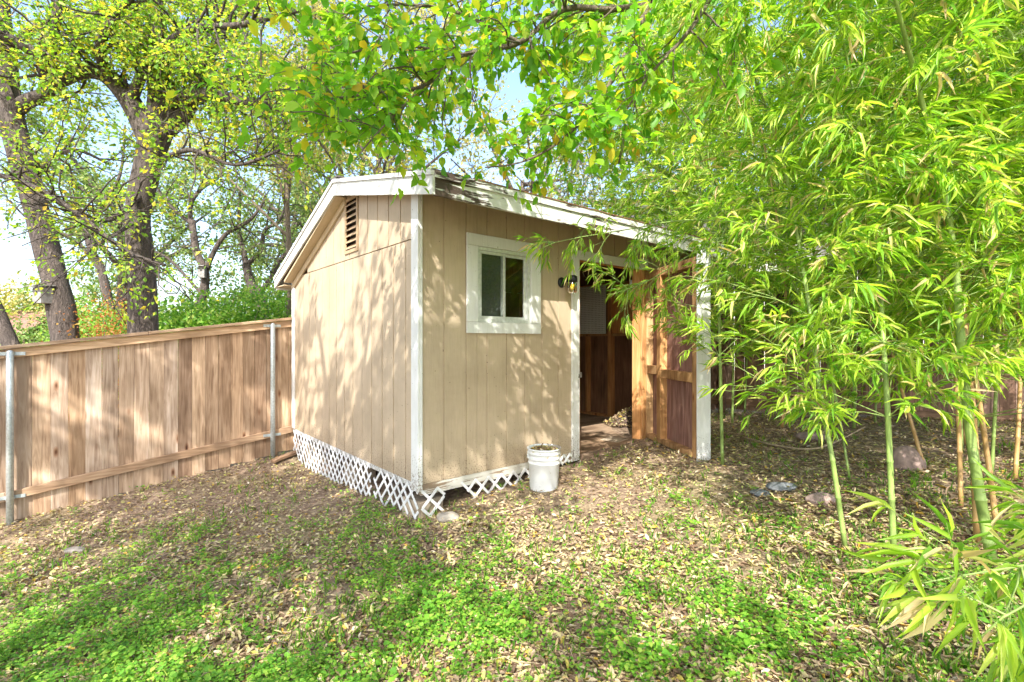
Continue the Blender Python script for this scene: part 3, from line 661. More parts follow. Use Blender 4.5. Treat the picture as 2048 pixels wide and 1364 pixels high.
def tree(name, label, trunk, limbs, leafmat, leaf=(.05, .032), kind='diamond', nb=3, bl=1.3, nt_=4, tl=.55, npl=7, barkm=None, grav=-.03,
         group=None, cat="tree", keep=None, twigmat=None, tw_r=.005, bstart=.15, singles=0, clump=.05, dens=1.0, seg=12):
    """trunk/limbs: (points, radii). Twigs and leaves grow from the limbs."""
    root = empty(name, tuple(trunk[0][0]), label=label, cat=cat, group=group); o0 = Vector(trunk[0][0])
    bk = barkm or BARK
    def tb(mb, pts, rad, sg): mb.tube([p - o0 for p in pts], rad, sg)
    mb = MB(); tp = smooth_path(trunk[0], 6); n_ = len(tp)
    rr = np.interp(np.linspace(0, 1, n_), np.linspace(0, 1, len(trunk[1])), trunk[1])
    rr = [r * (1 + .10 * noise.noise(p * 1.7)) for r, p in zip(rr, tp)]
    tb(mb, tp, rr, seg); mb.build("trunk", bk, root, True)
    lm = MB(); tw = MB(); lp = []; la = []
    for pts, rad in limbs:
        sp = smooth_path(pts, 5); n_ = len(sp)
        rr = np.interp(np.linspace(0, 1, n_), np.linspace(0, 1, len(rad)), rad); tb(lm, sp, list(rr), 8)
        Ltot = sum((sp[i + 1] - sp[i]).length for i in range(n_ - 1)); cnt = max(2, int(Ltot * nb * dens))
        for k in range(cnt):
            f = bstart + (1 - bstart) * (k + random.random()) / cnt; i = min(n_ - 2, int(f * (n_ - 1)))
            d0 = (sp[i + 1] - sp[i]); d = rot_rand(d0, random.uniform(.6, 1.3)); d.z += .15
            b = wander(sp[i], d, bl * random.uniform(.5, 1.2), 5, .22, grav)
            if singles and not keep(b[4]): continue
            rb = min(rr[i] * .5, .028); tb(lm, b, list(np.linspace(rb, tw_r * 1.3, 6)), 4)
            for q in range(nt_):
                j = random.randint(1, 5); d = rot_rand(b[j] - b[j - 1], random.uniform(.4, 1.1))
                t_ = wander(b[j], d, tl * random.uniform(.5, 1.3), 4, .25, grav * 1.5)
                if keep and not keep(t_[2]): continue
                tb(tw, [t_[0], t_[2], t_[4]], [tw_r, tw_r * .7, tw_r * .4], 3)
                for g in range(npl):
                    j2 = random.random() * 4; a_ = int(j2); pt = t_[a_].lerp(t_[min(a_ + 1, 4)], j2 - a_)
                    dd = (t_[min(a_ + 1, 4)] - t_[a_]).normalized() + Vector((random.gauss(0, .6), random.gauss(0, .6), random.gauss(-.1, .5)))
                    lp.append(pt - o0 + Vector((random.gauss(0, clump), random.gauss(0, clump), random.gauss(0, clump)))); la.append(dd)
    lm.build("limbs", bk, root, True); tw.build("twigs", twigmat or TWIG, root, True, kind='stuff')
    N = len(lp)
    if N:
        lp = np.array([tuple(p) for p in lp]); la = np.array([tuple(p) for p in la]); nr = rng.normal(0, .5, (N, 3)) + np.array([0, 0, .8])
        ls = leaf[0] * rng.uniform(.6, 1.25, N); rest = np.ones(N, bool)
        if singles:      # the leaves nearest to the camera are parts of their own
            wp = lp + np.array(tuple(o0)) - np.array([0, 0, CAM_Z]); dep = wp[:, 1]
            ok = (dep > .4) & (np.abs(wp[:, 0]) < dep * 1.05) & (np.abs(wp[:, 2]) < dep * .70)
            cand = np.where(ok)[0]; cand = cand[np.argsort(dep[cand] / ls[cand])][:singles]; rest[cand] = False
            for i in cand: single_leaf(kind, leafmat, root, lp[i], la[i], nr[i], ls[i], ls[i] * leaf[1] / leaf[0])
        leaf_cloud("crown" if cat == 'tree' else "foliage", kind, lp[rest], la[rest], nr[rest], ls[rest], ls[rest] * leaf[1] / leaf[0], leafmat, root, kind='stuff')
    return root, N
NL = 0
def PP(lst, d): return [P(a[0], a[1], d + (a[2] if len(a) > 2 else 0)) for a in lst]
k9 = 9 / FPX / 2
_, n_ = tree("elm_tree", "thick forked elm trunk with yellow-green leaves rising behind the cedar fence, nearest the shed",
    (PP([(288, 800), (286, 640), (284, 540), (276, 430), (296, 330), (312, 262)], 9), [.25, .225, .205, .195, .215, .27]),
    [(PP([(306, 290), (262, 205), (215, 152), (165, 140, -.3), (110, 160, -.5), (85, 130, -.6), (110, 60, -.8), (125, -30, -1)], 9), [.22, .17, .15, .13, .10, .07, .05]),
     (PP([(120, 150, -.5), (60, 100, -.9), (-20, 60, -1.2), (-120, 30, -1.4)], 9), [.10, .08, .05]),
     (PP([(312, 280), (322, 190), (316, 80), (300, -60), (280, -200)], 9), [.24, .20, .16, .12]),
     (PP([(318, 270), (352, 205), (420, 190, -.4), (500, 205, -.8), (590, 215, -1.2), (660, 190, -1.6)], 9), [.18, .13, .09, .06, .03]),
     (PP([(335, 262), (372, 225), (388, 185), (420, 110, .5), (470, 20, .8), (500, -80, 1)], 9), [.14, .12, .09, .06]),
     (PP([(262, 205), (300, 120, -.5), (380, 60, -1), (480, 50, -1.5), (600, 20, -1.8)], 9), [.10, .07, .05, .03]),
     (PP([(215, 152), (200, 90, -.6), (240, 20, -1), (300, -40, -1.2)], 9), [.10, .07, .04]),
     (PP([(290, 380), (220, 440, -.8), (150, 420, -1.4), (60, 380, -1.8)], 9), [.05, .03, .02]),
     (PP([(280, 440), (230, 470, -.8), (180, 500, -1.2)], 9), [.03, .02, .01]),
     (PP([(300, 330), (380, 300, -.8), (470, 330, -1.3), (560, 300, -1.6)], 9), [.05, .03, .02]),
     (PP([(-40, 340, -1.5), (60, 370, -1.6), (160, 430, -1.7), (250, 500, -1.8), (330, 530, -1.9)], 9), [.04, .03, .02])],
    ELM_LEAF, (.08, .048), nb=8, bl=1.25, nt_=8, tl=.6, npl=15, seg=20, keep=lambda p: random.random() < min(1, max(.22, (p.z - 3.2) / 2.3))); NL += n_
_, n_ = tree("leaning_elm_tree", "rough-barked trunk leaning left behind the cedar fence, carrying the grey birdhouse",
    (PP([(140, 800), (126, 640), (97, 510), (62, 380), (26, 250), (8, 120), (-5, -20), (-20, -150)], 9.6), [.25, .22, .21, .195, .20, .19, .16, .13]),
    [(PP([(18, 235), (50, 205), (95, 183), (150, 120), (160, 40)], 9.6), [.15, .13, .10, .05]),
     (PP([(62, 380), (90, 330), (150, 300), (220, 330)], 9.6), [.06, .04, .02]),
     (PP([(26, 250), (-60, 180), (-160, 150)], 9.6), [.10, .08, .05]),
     (PP([(8, 120), (60, 60), (150, 30), (250, 20)], 9.6), [.10, .06, .03])],
    ELM_LEAF, (.08, .048), nb=7, bl=1.25, nt_=7, tl=.6, npl=14, seg=18, keep=lambda p: random.random() < min(1, max(.22, (p.z - 3.2) / 2.3))); NL += n_
tree("slanting_tree", "dark trunk slanting out of frame low at the far left behind the cedar fence",
    (PP([(75, 800), (22, 690), (-20, 600), (-90, 450), (-150, 250)], 9.0), [.16, .13, .12, .10, .08]),
    [(PP([(-90, 450), (-60, 350), (-20, 300)], 9.0), [.06, .03])], OAK_LEAF, (.05, .03), nb=3)
def far_oak(name, label, pts, rads, limbs, d, **k):
    return tree(name, label, (PP(pts, d), rads), [(PP(l, d), r) for l, r in limbs], OAK_LEAF, **k)
OK_ = dict(leaf=(.11, .065), nb=2.2, bl=1.6, nt_=8, tl=.8, npl=14, clump=.12, tw_r=.008)
far_oak("crooked_oak_tree", "crooked slim oak with small hanging box, between the elm trunk and the shed", [(385, 700), (388, 640), (405, 590), (410, 545), (392, 500), (385, 440)], [.17, .15, .14, .13, .11, .09],
    [([(408, 560), (420, 520), (450, 470), (500, 440), (530, 400)], [.10, .07, .04]), ([(392, 500), (380, 420), (400, 380), (440, 350), (450, 300)], [.08, .06, .03]),
     ([(385, 450), (330, 400), (300, 340)], [.06, .03]), ([(405, 590), (340, 520), (300, 500)], [.05, .03])], 16, **OK_)
far_oak("twin_limbed_oak_tree", "small oak whose pale curved limbs fork in a Y just left of the shed roof", [(535, 700), (522, 606), (503, 570), (492, 530)], [.22, .18, .15, .13],
    [([(492, 530), (486, 495), (478, 460), (480, 380)], [.11, .08, .04]), ([(492, 530), (520, 505), (530, 460), (560, 440), (580, 380)], [.10, .08, .05, .03]), ([(515, 590), (540, 560), (560, 520), (600, 480), (640, 400)], [.10, .08, .06, .04])], 17, **OK_)
far_oak("slender_oak_tree", "slender dark leaning trunk seen between the two big elm trunks", [(240, 720), (205, 550), (185, 505), (160, 430)], [.14, .12, .10, .08],
    [([(185, 505), (200, 420), (240, 350), (250, 250)], [.08, .05, .03]), ([(205, 550), (150, 480), (60, 440), (20, 400)], [.06, .04, .02])], 15, **OK_)

# bigger auto-built trees behind
def auto_tree(name, label, x, y, h, r, mat, crown=(3, 3, 3), nlimb=8, leaf=(.09, .05), lean=(0, 0), barkm=None, tr=.5, group=None, **k):
    b = Vector((x, y, float(gz(x, y)) - .1)); top = b + Vector((lean[0], lean[1], h * .75))
    tp = [b, b.lerp(top, .35) + Vector((random.uniform(-.2, .2), random.uniform(-.2, .2), 0)), b.lerp(top, .7), top]
    limbs = []
    for i in range(nlimb):
        f = tr + (1 - tr) * random.random(); p = b.lerp(top, f); a = 2 * math.pi * (i + random.random() * .6) / nlimb
        e = b + Vector((lean[0], lean[1], h * .68)) + Vector((math.cos(a) * crown[0] * random.uniform(.5, 1), math.sin(a) * crown[1] * random.uniform(.5, 1), crown[2] * random.uniform(-.55, .95)))
        m = p.lerp(e, .5) + Vector((random.uniform(-.3, .3), random.uniform(-.3, .3), random.uniform(.1, .5)))
        limbs.append(([p, m, e], [r * .5, r * .3, r * .1]))
    return tree(name, label, (tp, [r, r * .85, r * .7, r * .4]), limbs, mat, leaf, barkm=barkm, group=group, **k)
AT = dict(nb=1.8, bl=1.6, nt_=7, tl=.8, npl=18, clump=.12, tw_r=.007, bstart=.3)
auto_tree("yellowing_tree", "pale yellow-leaved tree with fine twigs straight behind the shed roof peak", -3.4, 12.5, 10.5, .10, PALE_LEAF, (3.4, 2.2, 3.8), 16, (.10, .06), **AT)
auto_tree("yellowing_tree", "thin-crowned yellow tree rising above the middle of the shed roof", .3, 14.0, 7.8, .15, PALE_LEAF, (2.8, 2.2, 3.0), 10, (.10, .06), **AT)
auto_tree("yellowing_tree", "tall yellow-green tree between the thick elm trunk and the shed peak", -6.2, 13.5, 12, .085, PALE_LEAF, (3.4, 2.2, 3.6), 13, (.10, .06), barkm=TWIG, **AT)
auto_tree("bare_twiggy_tree", "nearly bare pinkish-twigged tree above the shed front eave", 1.1, 10.5, 5.6, .08, PALE_LEAF, (1.6, 1.3, 2.0), 10, (.04, .025), barkm=PALE_TWIG, twigmat=PALE_TWIG, nb=4, bl=1.0, nt_=8, tl=.6, npl=1, tw_r=.006)
auto_tree("yellowing_tree", "yellow-green tree behind the bamboo to the right of the shed", 4.4, 12.5, 7.5, .15, PALE_LEAF, (3.0, 2.2, 3.0), 10, (.10, .06), **AT)
auto_tree("evergreen_oak_tree", "dense green oak crown far behind the bamboo thicket", 9.5, 14.0, 10, .25, SHRUB_LEAF, (4.5, 3, 4.5), 16, (.15, .09), **AT)
auto_tree("evergreen_oak_tree", "broad grey-green oak beyond the leaning elm at far left", -15.0, 19, 9.5, .25, OAK_LEAF, (4.5, 3, 4), 10, (.16, .10), **AT)
auto_tree("evergreen_oak_tree", "grey-green oak crown between the elm trunk and the shed roof", -7.0, 21, 10.5, .25, OAK_LEAF, (4.2, 3, 4.2), 11, (.16, .10), **AT)
auto_tree("evergreen_oak_tree", "grey-green oak in the distance behind the slender dark trunk", -11.0, 24, 11, .25, OAK_LEAF, (4.2, 3, 4.2), 9, (.16, .10), **AT)

# shrubs beyond the cedar fence
def shrub(name, label, c, rad, mat, nleaf, leaf=(.07, .04), group="shrubs beyond the cedar fence"):
    root = empty(name, (c[0], c[1], float(gz(c[0], c[1])) - .05), label=label, cat="shrub", group=group)
    st = MB(); L = []; A_ = []
    zc = rad[2] * .9
    for k in range(26):
        a = random.uniform(0, 6.28); e = Vector((math.cos(a) * rad[0] * random.uniform(.2, .85), math.sin(a) * rad[1] * random.uniform(.2, .85), zc + rad[2] * random.uniform(-.5, .8)))
        st.tube([Vector((random.gauss(0, .08), random.gauss(0, .08), 0)), e * .5 + Vector((0, 0, .15)), e], [.02, .012, .005], 4)
    st.build("stems", TWIG, root)
    cl = rng.normal(0, 1, (nleaf // 26 + 1, 3)); cl /= np.linalg.norm(cl, axis=1, keepdims=True); cl *= rng.uniform(.45, 1.05, (len(cl), 1)) 
    c_ = np.repeat(cl, 26, 0)[:nleaf] * np.array(rad) + rng.normal(0, .16, (nleaf, 3)) + np.array([0, 0, zc]); c_[:, 2] = np.maximum(c_[:, 2], .1)
    ax = rng.normal(0, 1, (nleaf, 3)); nr = rng.normal(0, .6, (nleaf, 3)) + np.array([0, -.2, .7])
    ls = leaf[0] * rng.uniform(.6, 1.3, nleaf)
    leaf_cloud("foliage", 'diamond', c_, ax, nr, ls, ls * leaf[1] / leaf[0], mat, root, kind='stuff')
def at(px, d): return ((px - 1024) / FPX * d, d)
shrub("bright_shrub", "bright green bush directly right of the thick elm trunk", at(350, 12), (1.2, .9, 1.6), SHRUB_LEAF, 9000, (.10, .06))
shrub("bright_shrub", "bright green bush just left of the thick elm trunk", at(205, 13), (1.3, .9, 1.6), SHRUB_LEAF, 9000, (.10, .06))
shrub("bright_shrub", "lush green bush below the crooked oak", at(455, 12.5), (1.4, .9, 1.6), SHRUB_LEAF, 10000, (.10, .06))
shrub("bright_shrub", "green bush against the left end of the shed roof", at(560, 13.5), (1.3, 1.0, 1.7), SHRUB_LEAF, 9000, (.10, .06))
shrub("rusty_shrub", "rust-orange bush showing just above the cedar fence rail", at(222, 9.8), (.95, .4, 1.5), RUST_LEAF, 5200, (.05, .03))
shrub("grey_green_shrub", "grey-green bush around the leaning trunk at far left", at(75, 13), (1.7, 1.0, 1.6), OAK_LEAF, 9000, (.09,.055))
shrub("grey_green_shrub", "wide grey-green bush in front of the red-brown roof", at(-40, 12), (1.4, 1.0, 1.1), OAK_LEAF, 5000)
shrub("tawny_shrub", "tawny autumn bush above the red-brown roof at far left", at(20, 19), (3.0, 1.2, 2.5), PALE_LEAF, 9000, (.14, .08))
shrub("pale_shrub", "pale distant bush seen under the Y-forked oak", at(500, 20), (3.2, 1.2, 2.6), OAK_LEAF, 11000, (.15, .09))
shrub("pale_shrub", "pale distant bush between the two elm trunks", at(190, 20), (3.4, 1.2, 2.8), OAK_LEAF, 11000, (.15, .09))

# birdhouse on the leaning trunk, small box on the crooked oak
def birdhouse(name, label, c, w_, h_, d_, rz):
    root = empty(name, tuple(c), rz, label=label, cat="birdhouse")
    MB().box(-w_ / 2, w_ / 2, 0, d_, 0, h_).build("box", GREYWOOD, root, bevel=.004)
    MB().prism([(-.10, h_ + .0), (-.10, h_ + .025), (d_ + .02, h_ + .06), (d_ + .02, h_ + .035)], 0, -w_ / 2 - .09, w_ / 2 + .03).build("roof", GREYWOOD, root)
    m = MB().lathe([(0, 0), (.03, 0), (.03, .004), (0, .004)], 14).build("entrance_hole", HOLE, root); m.rotation_euler = (R(90), 0, 0); m.location = (0, -.001, h_ * .65)
birdhouse("birdhouse", "grey wooden birdhouse with overhanging lid on the leaning trunk", P(73, 606, 9.25), .24, .30, .2, R(-18))
birdhouse("birdhouse", "tiny weathered box hung on the crooked oak", P(402, 555, 15.7), .2, .36, .14, .1)

# ------------------------------------------------------------------ trees behind the camera that throw the dappled shade
def V3(*a): return Vector(a)
def shade_tree(label, x, y, h, crown, nl, lean=(0, 0), npl=11, **k):
    return auto_tree("shade_tree", label, x, y, h, .2, ELM_LEAF, crown, nl, (.125, .08), lean=lean, tr=.45, nb=2.8, bl=1.3, nt_=7, tl=.7, npl=npl, clump=.06, bstart=.2, **k)
shade_tree("spreading elm behind the viewer whose crown dapples the shed wall", -4.4, -3.4, 9.5, (2.9, 3.0, 1.7), 18, (1.3, 2.4), npl=10)
shade_tree("spreading elm behind the viewer whose crown dapples the bamboo litter", 3.4, -5.5, 9.0, (3.0, 3.0, 1.6), 8, (-.6, 1.0), npl=5)
def fence_pt(s_, z_, h_):        # where a bough at height h_ must be for its shadow to reach the fence at (s_, z_)
    x_, y_ = fromFL(s_, 3.5); return Vector((x_, y_, z_)) + S * ((h_ - z_) / S.z)
bough = []
for s0, z0_, s1, z1_, hh_ in ((-3.6, 1.0, -1.9, .1, 5.6), (-2.6, 1.5, -.9, .65, 6.0), (-1.7, 1.9, -.1, 1.1, 6.4)):
    A1, B1 = fence_pt(s0, z0_, hh_), fence_pt(s1, z1_, hh_ + .3); tk = Vector((-8.6, -3.0, hh_ - 1.2))
    bough.append(([tk, tk.lerp(A1, .5) + V3(0, 0, .3), A1, A1.lerp(B1, .5), B1], [.09, .07, .05, .035, .02]))
tree("shade_tree", "spreading elm behind the viewer whose long boughs streak the cedar fence with shadow",
     ([V3(-8.6, -3.0, -.7), V3(-8.5, -3.0, 2), V3(-8.6, -3.0, 4.4), V3(-8.6, -3.0, 6.5)], [.24, .2, .17, .1]), bough, ELM_LEAF, (.11, .07), nb=6, bl=.3, nt_=4, tl=.25, npl=8, clump=.03, bstart=.45)
shade_tree("spreading elm behind the viewer whose crown dapples the weedy foreground", -1.6, -7.0, 9.0, (3.2, 2.4, 1.5), 9, (.6, 1.2), npl=9)

# ------------------------------------------------------------------ overhanging broad-leaved tree (trunk out of frame, right)
ov_trunk = [Vector((4.4, 2.3, .1)), Vector((4.3, 2.4, 1.6)), Vector((4.0, 2.6, 3.0)), Vector((3.5, 2.8, 3.9)), Vector((2.9, 2.9, 4.3))]
tree("overhanging_tree", "broad-leaved tree reaching over the shed roof, its leaves the largest above it",
    (ov_trunk, [.13, .12, .10, .08, .05]),
    [([Vector((3.5, 2.8, 3.9)), Vector((2.0, 2.9, 4.0)), P(1300, 5, 3.0), P(1130, 18, 3.0), P(1040, 85, 2.95), P(920, 112, 2.9), P(850, 170, 2.8), P(760, 185, 2.7), P(640, 200, 2.6)], [.04, .03, .018, .016, .014, .010, .007, .005]),
     ([P(920, 112, 2.9), P(800, 90, 3.0), P(690, 110, 3.0), P(600, 160, 3.0)], [.010, .007, .004]),
     ([P(1040, 85, 2.95), P(900, 20, 3.0), P(760, 10, 3.0), P(680, 30, 3.0)], [.012, .008, .005]),
     ([P(850, 170, 2.8), P(760, 260, 2.6), P(710, 320, 2.5)], [.008, .005, .003]),
     ([P(1300, 5, 3.0), P(1270, 70, 2.9), P(1230, 150, 2.9), P(1180, 225, 2.9), P(1110, 290, 2.9), P(1040, 325, 2.85), P(970, 335, 2.8)], [.02, .016, .012, .009, .006, .004]),
     ([P(1200, 200, 2.9), P(1130, 230, 3.1), P(1080, 250, 3.1)], [.008, .005, .003]),
     ([P(1430, -20, 3.0), P(1380, 60, 2.8), P(1300, 150, 2.7), P(1240, 240, 2.7)], [.016, .012, .007, .004]),
     ([P(1130, 18, 3.0), P(1050, -20, 3.2), P(950, -10, 3.3), P(850, 40, 3.3)], [.012, .008, .004])],
    BROAD_LEAF, (.072, .042), kind='ovate', nb=10, bl=.45, nt_=5, tl=.28, npl=9, grav=-.10, clump=.012, tw_r=.0022, barkm=TWIG, bstart=.18, singles=300, dens=1.1, keep=lambda p: p.z > 2.52)

# ------------------------------------------------------------------ bamboo
def bamboo(label, path, r, green=True, fol=(.35, 1.0), nbr=2, blen=.75, leafl=.12, npt=8, name="bamboo_cane", group=None, singles=0, dirbias=None, sparse=1.0):
    base = Vector(path[0]); root = empty(name, tuple(base), label=label, cat="bamboo", group=group)
    pts = smooth_path([Vector(p) - base for p in path], 8); n_ = len(pts)
    cum = [0]
    for i in range(n_ - 1): cum.append(cum[-1] + (pts[i + 1] - pts[i]).length)
    L = cum[-1]; rad = [r * (1 - .75 * (c / L) ** 1.3) for c in cum]
    cp = [pts[0]]; cr = [rad[0]]; br = MB(); lp = []; la = []; s = .12
    seglen = .22
    while s < L - .05:
        i = max(j for j in range(n_) if cum[j] <= s); i = min(i, n_ - 2); f = (s - cum[i]) / max(1e-6, cum[i + 1] - cum[i]); p = pts[i].lerp(pts[i + 1], f); t = (pts[i + 1] - pts[i]).normalized(); rr = rad[i]
        cp += [p - t * .009, p - t * .003, p + t * .003, p + t * .010]; cr += [rr, rr * 1.17, rr * 1.17, rr]
        fr_ = s / L
        if fol[0] <= fr_ <= fol[1]:
            for _ in range(nbr):
                if random.random() > sparse: continue
                d = rot_rand(t, random.uniform(.7, 1.2))
                if dirbias: d = (d + Vector(dirbias) * random.uniform(.2, .9)).normalized()
                Lb = blen * random.uniform(.5, 1.25) * (1 - .45 * max(0, fr_ - .6) / .4)
                b = wander(p, d, Lb, 6, .09, -.075); br.tube([b[0], b[2], b[4], b[6]], [.0038, .003, .002, .0012], 3, False)
                for j in range(2, 7):
                    for _2 in range(2 if j < 6 else 1):
                        dd = rot_rand(b[j] - b[j - 1], random.uniform(.3, .8)); t2 = wander(b[j], dd, random.uniform(.06, .2), 2, .12, -.1)
                        br.tube([t2[0], t2[2]], [.0013, .0009], 3, False); e = t2[-1]; ax = (t2[-1] - t2[-2]).normalized()
                        for q in range(random.randint(min(4, npt), npt)):
                            a_ = rot_rand(ax, random.uniform(.15, .75)); a_.z -= random.uniform(.05, .6)
                            lp.append(e - ax * random.uniform(0, .06)); la.append(a_)
        s += seglen * random.uniform(.85, 1.15)
    cp.append(pts[-1]); cr.append(rad[-1]); MB().tube(cp, cr, 10).build("culm", CULM_G if green else CULM_T, root, True)
    if br.v: br.build("branchlets", CULM_G, root, True, kind='stuff')
    N = len(lp)
    if N:
        lp = np.array([tuple(p) for p in lp]); la = np.array([tuple(a) for a in la]); nr = rng.normal(0, .45, (N, 3)) + np.array([0, -.15, .8]); ls = leafl * .92 * rng.uniform(.45, 1.3, N); wd = ls * rng.uniform(.085, .14, N)
        rest = np.ones(N, bool)
        if singles:
            wp = lp + np.array(tuple(base)) - np.array([0, 0, CAM_Z]); dep = wp[:, 1]
            ok = (dep > .3) & (np.abs(wp[:, 0]) < dep * 1.05) & (np.abs(wp[:, 2]) < dep * .70); cand = np.where(ok)[0]; cand = cand[np.argsort(dep[cand] / ls[cand])][:singles]; rest[cand] = False
            for i in cand: single_leaf('lance', BAMBOO_LEAF, root, lp[i], la[i], nr[i], ls[i], wd[i])
        if rest.any(): leaf_cloud("foliage", 'lance' if base.y < 3.6 else 'lance2', lp[rest], la[rest], nr[rest], ls[rest], wd[rest], BAMBOO_LEAF, root, kind='stuff')
    return N
def V3(*a): return Vector(a)
NB = 0
g = G(1445, 930)
NB += bamboo("slender green bamboo cane standing right beside the open door edge", [g, P(1440, 700, g.y), P(1436, 500, g.y + .05), P(1420, 330, g.y), P(1380, 150, g.y - .1), P(1330, 20, g.y - .3)], .016, fol=(.2, 1), nbr=5, blen=.7, leafl=.12, singles=80, dirbias=(-.2, -.3, 0))
g = G(1692, 1105)
NB += bamboo("slim green cane leaning left, left one of the two in the leaf litter", [g, P(1665, 920, g.y + .02), P(1640, 780, g.y + .1), P(1610, 560, g.y + .2), P(1560, 300, g.y + .2), P(1470, 60, g.y), P(1400, -100, g.y - .2)], .014, fol=(.19, 1), nbr=5, blen=.75, leafl=.125, singles=140, dirbias=(-.2, -.5, 0))
g = G(1788, 1115)
NB += bamboo("straight green cane in the leaf litter, right of the slim leaning one", [g, P(1778, 880, g.y), P(1768, 700, g.y + .1), P(1750, 450, g.y + .2), P(1700, 150, g.y + .1), P(1650, -100, g.y - .2)], .016, fol=(.19, 1), nbr=5, blen=.75, leafl=.13, singles=140, dirbias=(-.1, -.5, 0))
g = G(1985, 1130)
NB += bamboo("thickest green cane at the right, in front of the tan canes", [g, P(1945, 900, g.y + .05), P(1925, 720, g.y + .1), P(1900, 450, g.y + .1), P(1830, 150, g.y), P(1750, -150, g.y - .3)], .025, fol=(.22, 1), nbr=5, blen=.85, leafl=.14, singles=140, dirbias=(-.1, -.6, 0))
for lab, a, b in (("short tan cane leaning left, leftmost of the tan canes", (1850, 940), (1815, 820)), ("upright thin tan cane left of the thick green cane", (1922, 1015), (1912, 760)), ("stout tan cane right behind the thick green cane", (1958, 1085), (1938, 760)), ("tan cane leaning left, right of the thick green cane", (1995, 1068), (1955, 780)), ("tan cane near the right frame edge", (2030, 960), (2040, 740))):
    g = G(*a); h = P(b[0], b[1], g.y + .1); d = (h - g)
    NB += bamboo(lab, [g, h, h + d * .9 + V3(-.1, 0, .3), h + d * 2.0 + V3(-.4, -.1, .2)], .015 if 'stout' not in lab else .024, green=False, fol=(.30, 1), nbr=4, blen=.9, leafl=.135)
# thicket: rear canes between shed end and weathered fence, and at the right edge
rear = [(3.0, 6.7), (3.4, 6.2), (3.7, 6.6), (4.1, 5.9), (4.5, 6.1), (4.9, 5.4), (5.3, 5.6), (5.0, 4.7), (5.6, 4.7), (4.5, 4.9), (5.2, 4.0), (4.6, 4.2), (4.2, 4.6), (5.7, 3.8), (4.9, 3.5), (4.3, 3.6), (3.5, 7.4), (4.3, 6.9), (3.85, 3.95), (4.0, 3.4)]
ORD = "first second third fourth fifth sixth seventh eighth ninth tenth".split()
rows = {"back": sorted([q for q in rear if q[1] > 5.3]), "middle": sorted([q for q in rear if 4.3 < q[1] <= 5.3]), "front": sorted([q for q in rear if q[1] <= 4.3])}
def cane_label(q, col):
    for rn, r_ in rows.items():
        if q in r_: return f"{col} cane in the {rn} row of the shaded thicket, {ORD[r_.index(q)]} counting from the shed"
for i, (x, y) in enumerate(rear):
    b = V3(x, y, float(gz(x, y)) - .03); h = random.uniform(5.2, 6.6); lx = -random.uniform(.5, 1.5) * (1.1 if y > 5.5 else .8); ly = -random.uniform(-.2, .8)
    NB += bamboo(cane_label((x, y), "green" if i % 4 != 1 else "tan"), [b, b + V3(random.uniform(-.06, .06), 0, h * .3), b + V3(lx * .25, ly * .2, h * .62), b + V3(lx * .8, ly * .7, h * .9), b + V3(lx * 1.4, ly * 1.2, h)], random.uniform(.011, .02), green=(i % 4 != 1),
        fol=(.14 if y > 4.4 else .19, 1), nbr=4, blen=1.05, leafl=.15, group="canes of the dense bamboo thicket")
# canes behind the shed end, arching over the roof
for x, y, h, lx, wh in ((3.3, 7.8, 6.4, -1.6, "closest to the shed end"), (2.9, 8.4, 6.2, -1.4, "second from the shed end"), (2.4, 9.2, 6.6, -.9, "standing over the middle of the roof"), (3.7, 8.6, 7.0, -.9, "tallest, farthest to the right"), (1.8, 9.8, 5.6, -.5, "leftmost and shortest")):
    b = V3(x, y, float(gz(x, y)) - .03)
    NB += bamboo("tall green bamboo cane behind the shed roof, " + wh, [b, b + V3(0, 0, h * .35), b + V3(lx * .3, -.1, h * .7), b + V3(lx * .9, -.2, h * .95), b + V3(lx * 1.5, -.3, h)], .022, fol=(.3, 1), nbr=6, blen=1.1, leafl=.15, group="canes behind the shed")
for lab, x, y, h, lx, ly in (("tall cane rooted just outside the right frame edge, arching over the thicket", 3.6, 2.9, 5.4, -1.3, .2), ("tall cane outside the right frame edge whose large leaves fill the upper right corner", 3.2, 2.3, 4.8, -.9, .1), ("leafy cane outside the right frame edge, lowest of the three", 3.1, 2.6, 3.6, -.6, .3)):
    b = V3(x, y, float(gz(x, y)) - .03)
    NB += bamboo(lab, [b, b + V3(0, 0, h * .35), b + V3(lx * .3, ly * .3, h * .7), b + V3(lx * .9, ly, h * .95), b + V3(lx * 1.5, ly * 1.5, h)], .024, fol=(.36, 1), nbr=5, blen=.85, leafl=.14, dirbias=(-.5, .1, 0), singles=60)
# long arching shoots across the shed front
NB += bamboo("long drooping bamboo shoot reaching left across the shed doorway to the window", [G(1700, 960), P(1650, 700, 4.2), P(1560, 480, 4.1), P(1400, 440, 4.0), P(1250, 460, 3.9), P(1130, 480, 3.8), P(1085, 495, 3.8)], .010, fol=(.45, 1), nbr=2, blen=.34, leafl=.10, singles=60)
NB += bamboo("drooping bamboo shoot hanging in front of the open door", [G(1640, 900), P(1600, 600, 4.3), P(1500, 480, 4.2), P(1400, 500, 4.1), P(1300, 560, 4.0), P(1220, 590, 3.9)], .009, fol=(.45, 1), nbr=2, blen=.45, leafl=.11, singles=60)
